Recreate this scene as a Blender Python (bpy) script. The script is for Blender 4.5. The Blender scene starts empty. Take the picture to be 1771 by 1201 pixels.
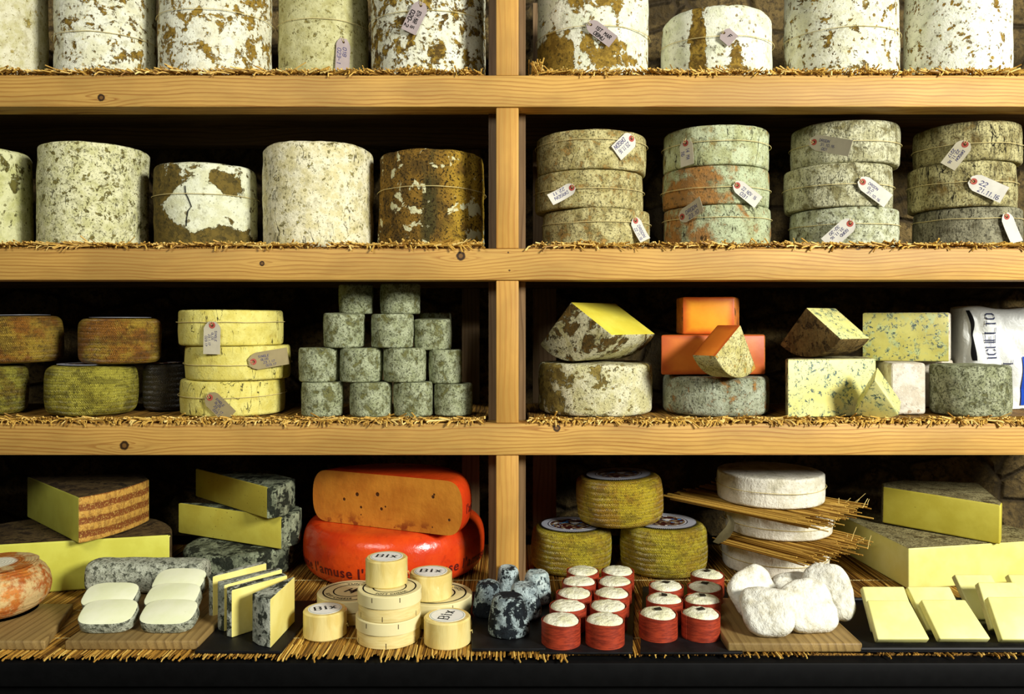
import bpy, bmesh, math, random
from mathutils import Vector, Matrix, noise
random.seed(7)
PI = math.pi
sc = bpy.context.scene
COL = sc.collection
# ---------------------------------------------------------------- camera frame of reference
F, HZ, D, CX, CZ = 1400.0, 555.0, 1.82, 885.5, 1.45      # focal length (px), horizon row, distance to the beams, centre column, eye height
def PX(px, Y): return (px - CX) / F * (D + Y)
def PZ(py, Y): return CZ - (py - HZ) / F * (D + Y)
def Q(px, py, z):                                         # point of a horizontal plane at height z
    d = (CZ - z) * F / (py - HZ)
    return ((px - CX) / F * d, d - D)
def cyl(pl, pr, yf):                                      # upright cylinder from its two sides and the depth of its front
    a, b = math.atan((pl - CX) / F), math.atan((pr - CX) / F)
    ph, h = (a + b) / 2, (b - a) / 2
    r = (D + yf) / (math.cos(ph) - math.sin(h))
    return r * math.sin(ph), r * math.cos(ph) - D, r * math.sin(h)
def lin(c):
    return tuple(((x / 255 + .055) / 1.055) ** 2.4 if x > 10 else x / 255 / 12.92 for x in c) + (1.0,)
# ---------------------------------------------------------------- materials
class G:
    def __init__(s, name, rough=.7, spec=.3):
        s.mat = bpy.data.materials.new(name); s.mat.use_nodes = True
        s.nt = s.mat.node_tree; s.b = s.nt.nodes['Principled BSDF']
        s.b.inputs['Roughness'].default_value = rough
        s.b.inputs['Specular IOR Level'].default_value = spec
        s._co = None; s._raw = None
    def new(s, t): return s.nt.nodes.new(t)
    def put(s, sock, v):
        if isinstance(v, bpy.types.NodeSocket): s.nt.links.new(v, sock)
        elif v is not None: sock.default_value = v
    def raw(s):
        if s._raw is None: s._raw = s.new('ShaderNodeTexCoord').outputs['Object']
        return s._raw
    def co(s):
        if s._co is None:
            r = s.new('ShaderNodeObjectInfo').outputs['Random']
            m = s.new('ShaderNodeVectorMath'); m.operation = 'MULTIPLY_ADD'
            c = s.new('ShaderNodeCombineXYZ'); [s.put(c.inputs[i], r) for i in range(3)]
            s.put(m.inputs[0], c.outputs[0]); m.inputs[1].default_value = (31, 17, 23); s.put(m.inputs[2], s.raw())
            s._co = m.outputs[0]
        return s._co
    def scl(s, v, k, off=(0, 0, 0)):
        m = s.new('ShaderNodeVectorMath'); m.operation = 'MULTIPLY_ADD'
        s.put(m.inputs[0], v); m.inputs[1].default_value = k; m.inputs[2].default_value = off
        return m.outputs[0]
    def xyz(s, v):
        n = s.new('ShaderNodeSeparateXYZ'); s.put(n.inputs[0], v); return n.outputs
    def cxyz(s, x, y, z):
        n = s.new('ShaderNodeCombineXYZ')
        for i, v in enumerate((x, y, z)): s.put(n.inputs[i], v)
        return n.outputs[0]
    def math(s, op, a, b=None, c=None, clamp=False):
        n = s.new('ShaderNodeMath'); n.operation = op; n.use_clamp = clamp
        s.put(n.inputs[0], a)
        if b is not None: s.put(n.inputs[1], b)
        if c is not None: s.put(n.inputs[2], c)
        return n.outputs[0]
    def noise(s, v, scale, detail=4, rough=.55, dist=0):
        n = s.new('ShaderNodeTexNoise'); s.put(n.inputs['Vector'], v)
        n.inputs['Scale'].default_value = scale; n.inputs['Detail'].default_value = detail
        n.inputs['Roughness'].default_value = rough; n.inputs['Distortion'].default_value = dist
        return n.outputs['Fac']
    def voro(s, v, scale, feature='F1'):
        n = s.new('ShaderNodeTexVoronoi'); n.feature = feature; s.put(n.inputs['Vector'], v)
        n.inputs['Scale'].default_value = scale
        return n.outputs['Distance']
    def step(s, x, lo, hi, a=0.0, b=1.0):
        n = s.new('ShaderNodeMapRange'); n.interpolation_type = 'SMOOTHSTEP'
        s.put(n.inputs[0], x)
        for i, v in enumerate((lo, hi, a, b)): s.put(n.inputs[i + 1], v)
        return n.outputs[0]
    def mix(s, f, a, b):
        n = s.new('ShaderNodeMix'); n.data_type = 'RGBA'
        s.put(n.inputs[0], f); s.put(n.inputs[6], a); s.put(n.inputs[7], b)
        return n.outputs[2]
    def bump(s, h, strength=.5, dist=.01):
        n = s.new('ShaderNodeBump'); n.inputs['Strength'].default_value = strength
        n.inputs['Distance'].default_value = dist; s.put(n.inputs['Height'], h)
        s.put(s.b.inputs['Normal'], n.outputs[0])
    def col(s, c): s.put(s.b.inputs['Base Color'], c); return s.mat
    def blobs(s, lst):                                    # lst of (x, z, rx, rz, weight): stains with a place of their own on the front
        p = s.xyz(s.raw()); tot = None
        w = s.noise(s.raw(), 30, 5, .65)
        for (x, z, rx, rz, k) in lst:
            a = s.math('DIVIDE', s.math('SUBTRACT', p[0], x), rx); b = s.math('DIVIDE', s.math('SUBTRACT', p[2], z), rz)
            d = s.math('SQRT', s.math('ADD', s.math('MULTIPLY', a, a), s.math('MULTIPLY', b, b)))
            m = s.math('MULTIPLY', s.step(d, 1.5, .5), k)
            tot = m if tot is None else s.math('ADD', tot, m)
        return tot
MATS = {}
def plain(name, rgb, rough=.6, spec=.3, var=.12, scale=40, bump=0):
    g = G(name, rough, spec); c = lin(rgb)
    d = tuple(x * (1 - var) for x in c[:3]) + (1,); e = tuple(min(1, x * (1 + var)) for x in c[:3]) + (1,)
    n = g.noise(g.co(), scale, 4)
    if bump: g.bump(g.noise(g.co(), scale * 5, 4), bump, .004)
    return g.col(g.mix(g.step(n, .35, .65), d, e))
def rind(name, w1, w2, p1, p2, dk, thr=.55, s1=22, spot=.63, s2=60, speck=.62, stretch=1, blobs=None, bmp=.6, rough=.85, cracks=0, streak=0, soft=.025, contrast=.75, spots=.5, smudge=.5):
    g = G(name, rough, .15)
    v = g.co() if stretch == 1 else g.scl(g.co(), (1, 1, 1 / stretch))
    n1 = g.noise(v, s1, 9, .68, .35)
    if blobs: n1 = g.math('ADD', n1, g.blobs(blobs))
    n2 = g.noise(v, s2, 6, .65, .3); n3 = g.noise(v, 230, 4, .65); n4 = g.noise(v, 95, 5, .7)
    m1 = g.step(n1, thr, thr + soft); m2 = g.step(n2, spot, spot + max(.03, soft * .7))
    m = g.math('MAXIMUM', m1, m2)
    if spots:                                              # round mould spots of uneven size
        wv = g.math('ADD', g.voro(v, 62), g.math('MULTIPLY', g.math('SUBTRACT', n4, .5), .5))
        zone = g.step(g.noise(v, 16, 3, .6), .46, .60)
        m = g.math('MAXIMUM', m, g.math('MULTIPLY', g.step(wv, .27, .20), g.math('MULTIPLY', zone, min(1, spots * 1.6))))
    base = g.mix(g.step(g.noise(v, s1 * 1.1, 7, .65), .40, .62), lin(w1), lin(w2))
    if smudge:
        sm = g.step(g.noise(v, 48, 7, .7), .50, .68); base = g.mix(g.math('MULTIPLY', sm, smudge), base, lin(tuple((x + y) / 2 for x, y in zip(w2, dk))))
    base = g.mix(g.math('MULTIPLY', g.step(n3, speck, speck + .06), contrast), base, lin(dk))
    pc = g.mix(g.step(g.noise(v, s1 * 2.2, 6, .68), .42, .6), lin(p1), lin(p2))
    pc = g.mix(g.math('MULTIPLY', g.step(n4, .53, .64), .75), pc, lin(dk))
    c = g.mix(m, base, pc)
    edge = g.math('MAXIMUM', g.math('SUBTRACT', 1, g.math('MULTIPLY', g.math('ABSOLUTE', g.math('SUBTRACT', n1, thr + .012)), 45), clamp=True),
                  g.math('SUBTRACT', 1, g.math('MULTIPLY', g.math('ABSOLUTE', g.math('SUBTRACT', n2, spot + .012)), 45), clamp=True))
    c = g.mix(g.math('MULTIPLY', edge, .5 if soft < .05 else .05), c, lin(dk))
    h = g.math('ADD', g.math('MULTIPLY', n3, .4), g.math('MULTIPLY', g.math('SUBTRACT', 1, m), .3))
    h = g.math('ADD', h, g.math('MULTIPLY', n4, .7))
    if cracks:
        cv = g.scl(g.co(), (1, 1, .28))
        ck = g.step(g.math('ABSOLUTE', g.math('SUBTRACT', g.noise(cv, 45, 3, .5, .6), .5)), .014, .004)
        ck = g.math('MULTIPLY', ck, g.step(g.noise(g.co(), 14, 2), .47, .56))
        c = g.mix(g.math('MULTIPLY', ck, cracks), c, lin((38, 34, 20)))
        h = g.math('SUBTRACT', h, g.math('MULTIPLY', ck, .6))
    if streak:
        st = g.noise(g.scl(g.co(), (1, 1, .16)), 150, 4, .6)
        c = g.mix(g.math('MULTIPLY', g.step(st, .5, .68), streak), c, lin(dk)); h = g.math('ADD', h, g.math('MULTIPLY', st, .5))
    g.bump(h, bmp, .006)
    return g.col(c)
def paste(name, c1, c2, rough=.45, spec=.35, holes=0, veins=0, vcol=(52, 84, 84), hs=70, lim=.18, hcol=(120, 95, 30), rim=None, rw=.16):
    g = G(name, rough, spec); v = g.co()
    c = g.mix(g.step(g.noise(v, 14, 4, .6), .35, .65), lin(c1), lin(c2))
    h = g.math('MULTIPLY', g.noise(v, 45, 6, .6), .5)
    if rim:                                                # the drier, darker margin of a cut face
        q = g.xyz(g.new('ShaderNodeTexCoord').outputs['Generated'])
        d = None
        for k in (0, 2):
            e = g.math('MINIMUM', q[k], g.math('SUBTRACT', 1, q[k])); d = e if d is None else g.math('MINIMUM', d, e)
        d = g.math('ADD', d, g.math('MULTIPLY', g.math('SUBTRACT', g.noise(v, 30, 3), .5), .12))
        c = g.mix(g.step(d, rw, .0), c, lin(rim))
    if holes:
        m = g.math('MULTIPLY', g.step(g.voro(v, hs), lim, lim * .6), g.step(g.noise(v, 17, 2), .5, .56))
        c = g.mix(g.math('MULTIPLY', m, holes), c, lin(hcol)); h = g.math('SUBTRACT', h, g.math('MULTIPLY', m, 1.2))
    if veins:
        zone = g.step(g.noise(v, 24, 3, .6), .39, .51)
        r = g.step(g.math('ABSOLUTE', g.math('SUBTRACT', g.noise(v, 38, 5, .65, 1.0), .5)), .035, .012)
        b = g.step(g.noise(v, 85, 5, .65, .6), .555, .60)
        f = g.step(g.noise(v, 170, 3, .6), .42, .50)
        m = g.math('MULTIPLY', g.math('MULTIPLY', g.math('MAXIMUM', g.math('MULTIPLY', r, g.step(g.noise(v, 60, 3), .48, .54)), b), zone), f)
        halo = g.math('MULTIPLY', zone, g.step(g.noise(v, 60, 4, .6), .48, .62))
        c = g.mix(g.math('MULTIPLY', halo, .45), c, lin((150, 178, 140))); c = g.mix(g.math('MULTIPLY', m, veins), c, lin(vcol))
        h = g.math('SUBTRACT', h, g.math('MULTIPLY', m, .5))
    g.bump(h, .2, .004)
    return g.col(c)
def wood(name, axis, light, dark, spacing=.0084, knots=(), rough=.55, wav=.012, line=.7):
    g = G(name, rough, .3); p = g.xyz(g.raw())
    x = p[axis]; across = (p[2], p[0], p[0])[axis]; thru = (p[1], p[2], p[1])[axis]
    lv = g.cxyz(g.math('MULTIPLY', x, 2.2), g.math('MULTIPLY', thru, 6), g.math('MULTIPLY', across, 5))
    off = g.math('ADD', g.math('MULTIPLY', g.math('SUBTRACT', g.noise(lv, 1, 2, .5), .5), wav * 5),
                 g.math('MULTIPLY', g.math('SUBTRACT', g.noise(lv, 6, 3, .6), .5), wav * .35))
    ac = g.math('ADD', across, off); km = None; kr_ = None
    for (kx, kz, kr) in knots:
        dx = g.math('MULTIPLY', g.math('SUBTRACT', x, kx), .5); dz = g.math('SUBTRACT', across, kz)
        d = g.math('SQRT', g.math('ADD', g.math('MULTIPLY', dx, dx), g.math('MULTIPLY', dz, dz)))
        e = g.math('EXPONENT', g.math('MULTIPLY', d, -1 / (kr * 2.0)))
        ac = g.math('SUBTRACT', ac, g.math('MULTIPLY', g.math('MULTIPLY', e, g.step(dz, -kr * .6, kr * .6, -1, 1)), kr * 2.2))
        dx2 = g.math('SUBTRACT', x, kx)
        d2 = g.math('ADD', g.math('SQRT', g.math('ADD', g.math('MULTIPLY', dx2, dx2), g.math('MULTIPLY', dz, dz))), g.math('MULTIPLY', g.math('SUBTRACT', g.noise(g.raw(), 160, 2), .5), kr * .35))
        k = g.step(d2, kr * 1.1, kr * .8, 0, 1); r_ = g.math('MULTIPLY', g.step(d2, kr * .35, kr * .6), k)
        km = k if km is None else g.math('MAXIMUM', km, k); kr_ = r_ if kr_ is None else g.math('MAXIMUM', kr_, r_)
    q = g.math('DIVIDE', g.math('ADD', ac, g.math('MULTIPLY', thru, .35)), spacing)
    ph = g.math('FRACT', q); idx = g.math('FLOOR', q)
    amp = g.step(g.noise(g.cxyz(g.math('MULTIPLY', x, 2.5), idx, 3.3), .9, 2, .5), .3, .65, .35, 1)
    ln = g.math('MULTIPLY', g.math('MULTIPLY', g.step(ph, .40, .88), g.step(ph, 1.0, .9)), amp)
    fine = g.noise(g.cxyz(g.math('MULTIPLY', x, 7), g.math('MULTIPLY', thru, 300), g.math('MULTIPLY', across, 300)), 1, 4, .65)
    big = g.noise(lv, 1.3, 4, .6)
    c = g.mix(g.step(big, .35, .65), lin(light), lin(tuple(v * .86 for v in light)))
    c = g.mix(g.math('MULTIPLY', ln, line), c, lin(dark))
    c = g.mix(g.math('MULTIPLY', g.step(fine, .45, .75), .4), c, lin(dark))
    if km is not None:
        c = g.mix(g.math('MULTIPLY', km, .85), c, lin((96, 62, 26))); c = g.mix(g.math('MULTIPLY', kr_, .9), c, lin((40, 24, 10)))
    g.bump(g.math('ADD', g.math('MULTIPLY', ln, .4), fine), .15, .003)
    return g.col(c)
def tinted(name, c1, c2, c3, rough=.55):                   # straw: every stalk has its own shade
    g = G(name, rough, .3)
    a = g.new('ShaderNodeAttribute'); a.attribute_name = 'tint'
    t = g.xyz(a.outputs['Color'])[0]
    c = g.mix(g.step(t, 0, .5), lin(c1), lin(c2)); c = g.mix(g.step(t, .5, 1), c, lin(c3))
    n = g.noise(g.scl(g.raw(), (1, .15, 1)), 300, 3)
    c = g.mix(g.math('MULTIPLY', g.step(n, .5, .7), .35), c, lin(c1))
    return g.col(c)
def weave(name, c1, c2, c3, R):                            # plaited rush pattern pressed into the rind
    g = G(name, .4, .45); p = g.xyz(g.raw())
    th = g.math('MULTIPLY', g.math('ARCTAN2', p[1], p[0]), R); z = p[2]
    wob = g.math('ADD', g.math('MULTIPLY', g.math('SUBTRACT', g.noise(g.raw(), 18, 3), .5), .010), g.math('MULTIPLY', g.math('SUBTRACT', g.noise(g.raw(), 90, 3), .5), .004))
    z = g.math('ADD', z, wob)
    rows = g.math('DIVIDE', z, .0064)
    par = g.math('SUBTRACT', g.math('MULTIPLY', g.math('MODULO', g.math('FLOOR', g.math('ADD', rows, 100)), 2), 2), 1)
    fr = g.math('FRACT', g.math('ADD', rows, 100))
    u = g.math('DIVIDE', g.math('ADD', th, g.math('MULTIPLY', wob, .8)), .0040)
    ph = g.math('ADD', u, g.math('MULTIPLY', g.math('MULTIPLY', fr, par), 1.1))
    s = g.math('MULTIPLY_ADD', g.math('SINE', g.math('MULTIPLY', ph, 2 * PI)), .5, .5)
    groove = g.math('MULTIPLY', g.step(g.math('ABSOLUTE', g.math('SUBTRACT', fr, .5)), .5, .36), 1.0)
    h = g.math('MULTIPLY', g.math('POWER', s, .6), groove)
    band = g.noise(g.scl(g.co(), (.35, .35, 1)), 42, 3, .6)
    n = g.noise(g.co(), 16, 6, .65); n2 = g.noise(g.co(), 150, 5, .7)
    c = g.mix(g.step(n, .40, .60), lin(c1), lin(c2))
    c = g.mix(g.math('MULTIPLY', g.step(band, .48, .62), .5), c, lin(c3))
    c = g.mix(g.math('MULTIPLY', g.step(h, .6, .05), .42), c, lin(c3))
    c = g.mix(g.math('MULTIPLY', g.step(n2, .50, .62), .62), c, lin(c3))
    g.bump(g.math('ADD', g.math('MULTIPLY', h, .7), g.math('ADD', n2, g.math('MULTIPLY', band, .8))), .8, .0045)
    return g.col(c)
# ---------------------------------------------------------------- meshes
class MB:
    def __init__(s): s.v = []; s.f = []; s.t = []
    def add(s, vs, fs, tint=0.5):
        o = len(s.v); s.v += [tuple(v) for v in vs]; s.f += [tuple(i + o for i in f) for f in fs]; s.t += [tint] * len(vs); return s
    def box(s, a, b):
        x0, y0, z0 = a; x1, y1, z1 = b
        return s.add([(x0,y0,z0),(x1,y0,z0),(x1,y1,z0),(x0,y1,z0),(x0,y0,z1),(x1,y0,z1),(x1,y1,z1),(x0,y1,z1)],
                     [(3,2,1,0),(4,5,6,7),(0,1,5,4),(1,2,6,5),(2,3,7,6),(3,0,4,7)])
    def tube(s, pts, r, n=6, tint=.5, closed=False, r2=None):
        pts = [Vector(p) for p in pts]; m = len(pts); vs = []
        for i, p in enumerate(pts):
            if closed: d = pts[(i + 1) % m] - pts[i - 1]
            else: d = pts[min(i + 1, m - 1)] - pts[max(i - 1, 0)]
            d.normalize(); a = d.cross(Vector((0, 0, 1)))
            if a.length < .05: a = d.cross(Vector((1, 0, 0)))
            a.normalize(); b = d.cross(a)
            rr = r if r2 is None else r + (r2 - r) * i / max(1, m - 1)
            for k in range(n):
                t = 2 * PI * k / n; vs.append(p + a * (math.cos(t) * rr) + b * (math.sin(t) * rr))
        fs = []
        for i in range(m if closed else m - 1):
            j = (i + 1) % m
            for k in range(n): fs.append((i*n+k, i*n+(k+1)%n, j*n+(k+1)%n, j*n+k))
        if not closed: fs += [tuple(range(n - 1, -1, -1)), tuple((m-1)*n + k for k in range(n))]
        return s.add(vs, fs, tint)
    def lathe(s, prof, n=48, a0=0, a1=2*PI, fn=None):
        full = abs(a1 - a0 - 2 * PI) < 1e-6; cols = n if full else n + 1; vs = []; idx = []
        for (r, z) in prof:
            if r < 1e-6: idx.append([len(vs)] * cols); vs.append((0, 0, z))
            else:
                row = []
                for k in range(cols):
                    a = a0 + (a1 - a0) * k / n; p = (r * math.cos(a), r * math.sin(a), z)
                    row.append(len(vs)); vs.append(p)
                idx.append(row)
        if fn: vs = [fn(Vector(v)) for v in vs]
        fs = []
        for i in range(len(prof) - 1):
            for k in range(n):
                k2 = (k + 1) % cols
                q = [idx[i][k], idx[i][k2], idx[i+1][k2], idx[i+1][k]]
                u = []
                for w in q:
                    if w not in u: u.append(w)
                if len(u) > 2: fs.append(tuple(u))
        return s.add(vs, fs)
    def xf(s, M): s.v = [tuple(M @ Vector(v)) for v in s.v]; return s
    def build(s, name, mat, parent=None, loc=None, rot=None, angle=40, tint=False):
        me = bpy.data.meshes.new(name); me.from_pydata(s.v, [], s.f); me.validate()
        me.polygons.foreach_set('use_smooth', [True] * len(me.polygons))
        me.set_sharp_from_angle(angle=math.radians(angle))
        if tint and len(me.vertices) == len(s.t):
            at = me.attributes.new('tint', 'FLOAT_COLOR', 'POINT')
            at.data.foreach_set('color', [c for t in s.t for c in (t, t, t, 1)])
        me.materials.append(mat); me.update()
        o = bpy.data.objects.new(name, me); COL.objects.link(o)
        if parent is not None: o.parent = parent
        if loc is not None: o.location = loc
        if rot is not None: o.rotation_euler = rot
        return o
def meta(o, label=None, cat=None, group=None, kind=None):
    if label: o['label'] = label
    if cat: o['category'] = cat
    if group: o['group'] = group
    if kind: o['kind'] = kind
    return o
def empty(name, loc, rot=(0, 0, 0)):
    o = bpy.data.objects.new(name, None); COL.objects.link(o); o.location = loc; o.rotation_euler = rot
    o.empty_display_size = .03
    return o
def dup(o, loc=None, rot=None, parent=None):
    c = o.copy(); COL.objects.link(c)
    if parent is not None: c.parent = parent
    if loc is not None: c.location = loc
    if rot is not None: c.rotation_euler = rot
    for ch in list(o.children): dup(ch, parent=c)
    return c
def wheel_prof(R, H, bev, rows=14, bulge=0, taper=0):
    pr = [(0, 0), (.4 * R, 0), (.8 * R, 0)]
    for k in range(6):
        a = -PI / 2 + PI / 2 * k / 5; pr.append((R - bev + bev * math.cos(a), bev + bev * math.sin(a)))
    for k in range(1, rows): pr.append((R, bev + (H - 2 * bev) * k / rows))
    for k in range(6):
        a = PI / 2 * k / 5; pr.append((R - bev + bev * math.cos(a), H - bev + bev * math.sin(a)))
    pr += [(.8 * R, H), (.4 * R, H), (0, H)]
    out = []
    for r, z in pr:
        t = 2 * z / H - 1; out.append((r * (1 + bulge * (1 - t * t) - bulge - taper * z / H), z))
    return out
def wheel_mb(R, H, bev=.01, seed=0, amp=.003, bulge=0, taper=0, n=80, rows=14, top=.5):
    o = Vector((seed * 3.7, seed * 1.3, seed * 5.1))
    def fn(p):
        r = math.hypot(p.x, p.y)
        k = noise.noise(p * 9 + o) * amp + noise.noise(p * 32 + o) * amp * .55
        q = p.copy()
        if r > 1e-5:
            q.x += p.x / r * k * min(1, r / R); q.y += p.y / r * k * min(1, r / R)
        if p.z > H * .6: q.z += (noise.noise(p * 14 + o * 2) * amp + noise.noise(p * 50 + o) * amp * .6) * top * (p.z / H - .6) / .4
        return q
    return MB().lathe(wheel_prof(R, H, bev, rows, bulge, taper), n, fn=fn)
def prism_bm(pts, H, edge_mats, top=1, bot=1, bev=.004, seg=2, z0=0, shift=(0, 0)):
    """solid over a footprint (counter-clockwise); edge_mats[i] is the material of the side from point i to i+1"""
    bm = bmesh.new(); n = len(pts)
    lo = [bm.verts.new((x, y, z0)) for x, y in pts]; hi = [bm.verts.new((x + shift[0], y + shift[1], z0 + H)) for x, y in pts]
    f = bm.faces.new(list(reversed(lo))); f.material_index = bot
    f = bm.faces.new(hi); f.material_index = top
    for i in range(n):
        j = (i + 1) % n; f = bm.faces.new((lo[i], lo[j], hi[j], hi[i])); f.material_index = edge_mats[i]
    bm.normal_update()
    if bev:
        es = [e for e in bm.edges if len(e.link_faces) == 2 and e.calc_face_angle(0) > .5]
        bmesh.ops.bevel(bm, geom=es, offset=bev, segments=seg, profile=.5, affect='EDGES', clamp_overlap=True, material=-1)
    return bm
def split(bm, names, mats, root, M=None, labels=None, rough=0, seed=0):
    if M is not None: bm.transform(M)
    out = []
    for mi, nm in enumerate(names):
        mb = MB(); mp = {}
        for f in bm.faces:
            if f.material_index != mi: continue
            ix = []
            for v in f.verts:
                if v.index not in mp or True:
                    key = v
                if key not in mp:
                    mp[key] = len(mb.v); mb.v.append(tuple(v.co)); mb.t.append(.5)
                ix.append(mp[key])
            mb.f.append(tuple(ix))
        if mb.f:
            o = mb.build(nm, mats[mi], root, angle=35)
            if labels and labels[mi]: o['label'] = labels[mi]
            out.append(o)
    bm.free(); return out
def arc(R, a0, a1, n): return [(R * math.cos(a0 + (a1 - a0) * k / n), R * math.sin(a0 + (a1 - a0) * k / n)) for k in range(n + 1)]
def sector_bm(R, ang, H, bev=.004, n=16, flat=1):
    """wheel wedge: point of the wedge at the origin, rind on +X"""
    pts = [(0, 0)] + arc(R, -ang / 2, ang / 2, n)
    return prism_bm(pts, H, [0] + [1] * n + [0], flat, flat, bev)
ONARC = Matrix(((0, 0, 1, 0), (0, 1, 0, 0), (-1, 0, 0, 0), (0, 0, 0, 1)))   # rind down, axis of the wheel along X
# ---------------------------------------------------------------- lettering drawn with strokes
FONT = {'A':"00-26-40 12-32",'B':"00-06-36-45-44-33-03 33-42-41-30-00",'C':"45-36-16-05-01-10-30-41",'D':"00-06-26-44-42-20-00",'E':"40-00-06-46 03-33",
 'F':"00-06-46 03-33",'G':"45-36-16-05-01-10-30-41-43-23",'H':"00-06 40-46 03-43",'I':"10-16",'L':"06-00-40",'M':"00-06-23-46-40",'N':"00-06-40-46",
 'O':"16-36-45-41-30-10-01-05-16",'P':"00-06-36-45-44-33-03",'R':"00-06-36-45-44-33-03 23-40",'S':"45-36-16-05-04-13-33-42-41-30-10-01",'T':"06-46 26-20",
 'U':"06-01-10-30-41-46",'V':"06-20-46",'i':"10-14 15-16",'x':"00-34 04-30",'0':"16-36-45-41-30-10-01-05-16",'1':"15-26-20",'2':"05-16-36-45-44-00-40",
 '3':"05-16-36-45-44-33-13 33-42-41-30-10-01",'4':"30-36-02-42",'5':"46-06-03-33-42-41-30-10-01",'6':"36-05-01-10-30-41-42-33-13-02",'7':"06-46-10",'8':"13-04-05-16-36-45-44-33-13-02-01-10-30-41-42-33",
 '-':"03-33",'.':"10-11",' ':""}
NARROW = {'I': 2, 'i': 2, '.': 2, '1': 3, 'x': 3}
def strokes(text, h, w, serif=False, gap=1.6, slant=0):
    vs = []; fs = []; u = h / 6; x0 = 0; rs = random.Random(len(text))
    for ch in text:
        for pl in FONT.get(ch, '').split():
            pts = [(x0 + int(a[0]) * u + int(a[1]) * u * slant, int(a[1]) * u) for a in pl.split('-')]
            segs = list(zip(pts, pts[1:]))
            if serif:
                for (ex, ey), (ox, oy) in ((pts[0], pts[1]), (pts[-1], pts[-2])):
                    if abs(ey - oy) > u * 1.5: segs.append(((ex - u * .75, ey), (ex + u * .75, ey)))
            for (a, b) in segs:
                dx, dy = b[0] - a[0], b[1] - a[1]; L = math.hypot(dx, dy) or 1e-6; dx /= L; dy /= L
                ww = w * (.45 + .75 * abs(dy)) / 2 if serif else w / 2
                nx, ny = -dy * ww, dx * ww; ex, ey = dx * w * .3, dy * w * .3
                o = len(vs)
                vs += [(a[0]-ex-nx, a[1]-ey-ny), (b[0]+ex-nx, b[1]+ey-ny), (b[0]+ex+nx, b[1]+ey+ny), (a[0]-ex+nx, a[1]-ey+ny)]
                fs.append((o, o+1, o+2, o+3))
        x0 += (NARROW.get(ch, 4) + gap) * u
    return vs, fs, x0 - gap * u
def bold(text, size):
    cu = bpy.data.curves.new('t', 'FONT'); cu.body = text; cu.size = size; cu.resolution_u = 3; cu.offset = size * .016; cu.space_character = 1.14
    o = bpy.data.objects.new('t', cu); COL.objects.link(o)
    me = o.to_mesh(); bm = bmesh.new(); bm.from_mesh(me)     # cut fine enough to lie on a curved surface
    bmesh.ops.triangulate(bm, faces=bm.faces[:])
    for _ in range(3):
        es = [e for e in bm.edges if e.calc_length() > size * .16]
        if es: bmesh.ops.subdivide_edges(bm, edges=es, cuts=1)
        bmesh.ops.triangulate(bm, faces=[f for f in bm.faces if len(f.verts) > 3])
    bm.verts.index_update(); vs = [(v.co.x, v.co.y) for v in bm.verts]; fs = [tuple(v.index for v in f.verts) for f in bm.faces]; bm.free()
    o.to_mesh_clear(); COL.objects.unlink(o); bpy.data.objects.remove(o); bpy.data.curves.remove(cu)
    return vs, fs, max(v[0] for v in vs)
# ---------------------------------------------------------------- shared materials
M_BEAM = [wood('pine_beam_a', 0, (208, 164, 84), (146, 90, 34), knots=[(PX(175, 0), PZ(169, 0), .0085)]),
          wood('pine_beam_b', 0, (208, 164, 84), (146, 90, 34), knots=[(PX(453, 0), PZ(456, 0), .006), (PX(797, 0), PZ(443, 0), .0105), (PX(1484, 0), PZ(425, 0), .010), (PX(879, 0), PZ(437, 0), .0022), (PX(881, 0), PZ(468, 0), .0022)]),
          wood('pine_beam_c', 0, (208, 164, 84), (146, 90, 34), knots=[(PX(215, 0), PZ(771, 0), .0105), (PX(963, 0), PZ(741, 0), .0085)])]
M_POST = wood('pine_post', 2, (210, 160, 76), (166, 108, 42), spacing=.012, wav=.008, line=.45)
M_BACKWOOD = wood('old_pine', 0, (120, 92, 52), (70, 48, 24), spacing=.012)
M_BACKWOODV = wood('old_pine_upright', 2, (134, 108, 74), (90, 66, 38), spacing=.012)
M_STRAW = tinted('straw', (140, 98, 30), (214, 172, 78), (246, 222, 140))
M_STRAWD = tinted('reed', (96, 62, 20), (176, 130, 50), (226, 190, 98))
g = G('reed_bed', .7, .2)
_s = g.noise(g.scl(g.raw(), (1, .02, 1)), 330, 2)
M_BED = g.col(g.mix(g.step(_s, .4, .6), lin((70, 46, 14)), lin((160, 118, 48))))
M_STRING = plain('twine', (206, 190, 130), .8, .1)
M_BLACK = plain('black_paint', (8, 8, 8), .6, .12, .2)
M_TRAY = plain('black_tray', (17, 17, 18), .5, .2, .3)
M_BOARDX = wood('oiled_board', 1, (158, 130, 76), (88, 64, 30), spacing=.016, wav=.008, line=.6)
M_TAGM = plain('tag_manila', (188, 180, 154), .8, .1, .05)
M_TAGL = plain('tag_white', (204, 200, 186), .8, .1, .05)
M_TAGK = plain('tag_kraft', (152, 138, 100), .8, .1, .05)
M_TAGV = plain('tag_mauve', (166, 152, 148), .8, .1, .05)
M_RED = plain('red_ring', (164, 78, 64), .7, .2, .1)
M_INK = plain('ink', (72, 72, 116), .7, .1, .05)
M_INKK = plain('black_ink', (18, 18, 18), .7, .1, .05)
M_HOLE = plain('hole', (60, 40, 24), .9, .05, .05)
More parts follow.
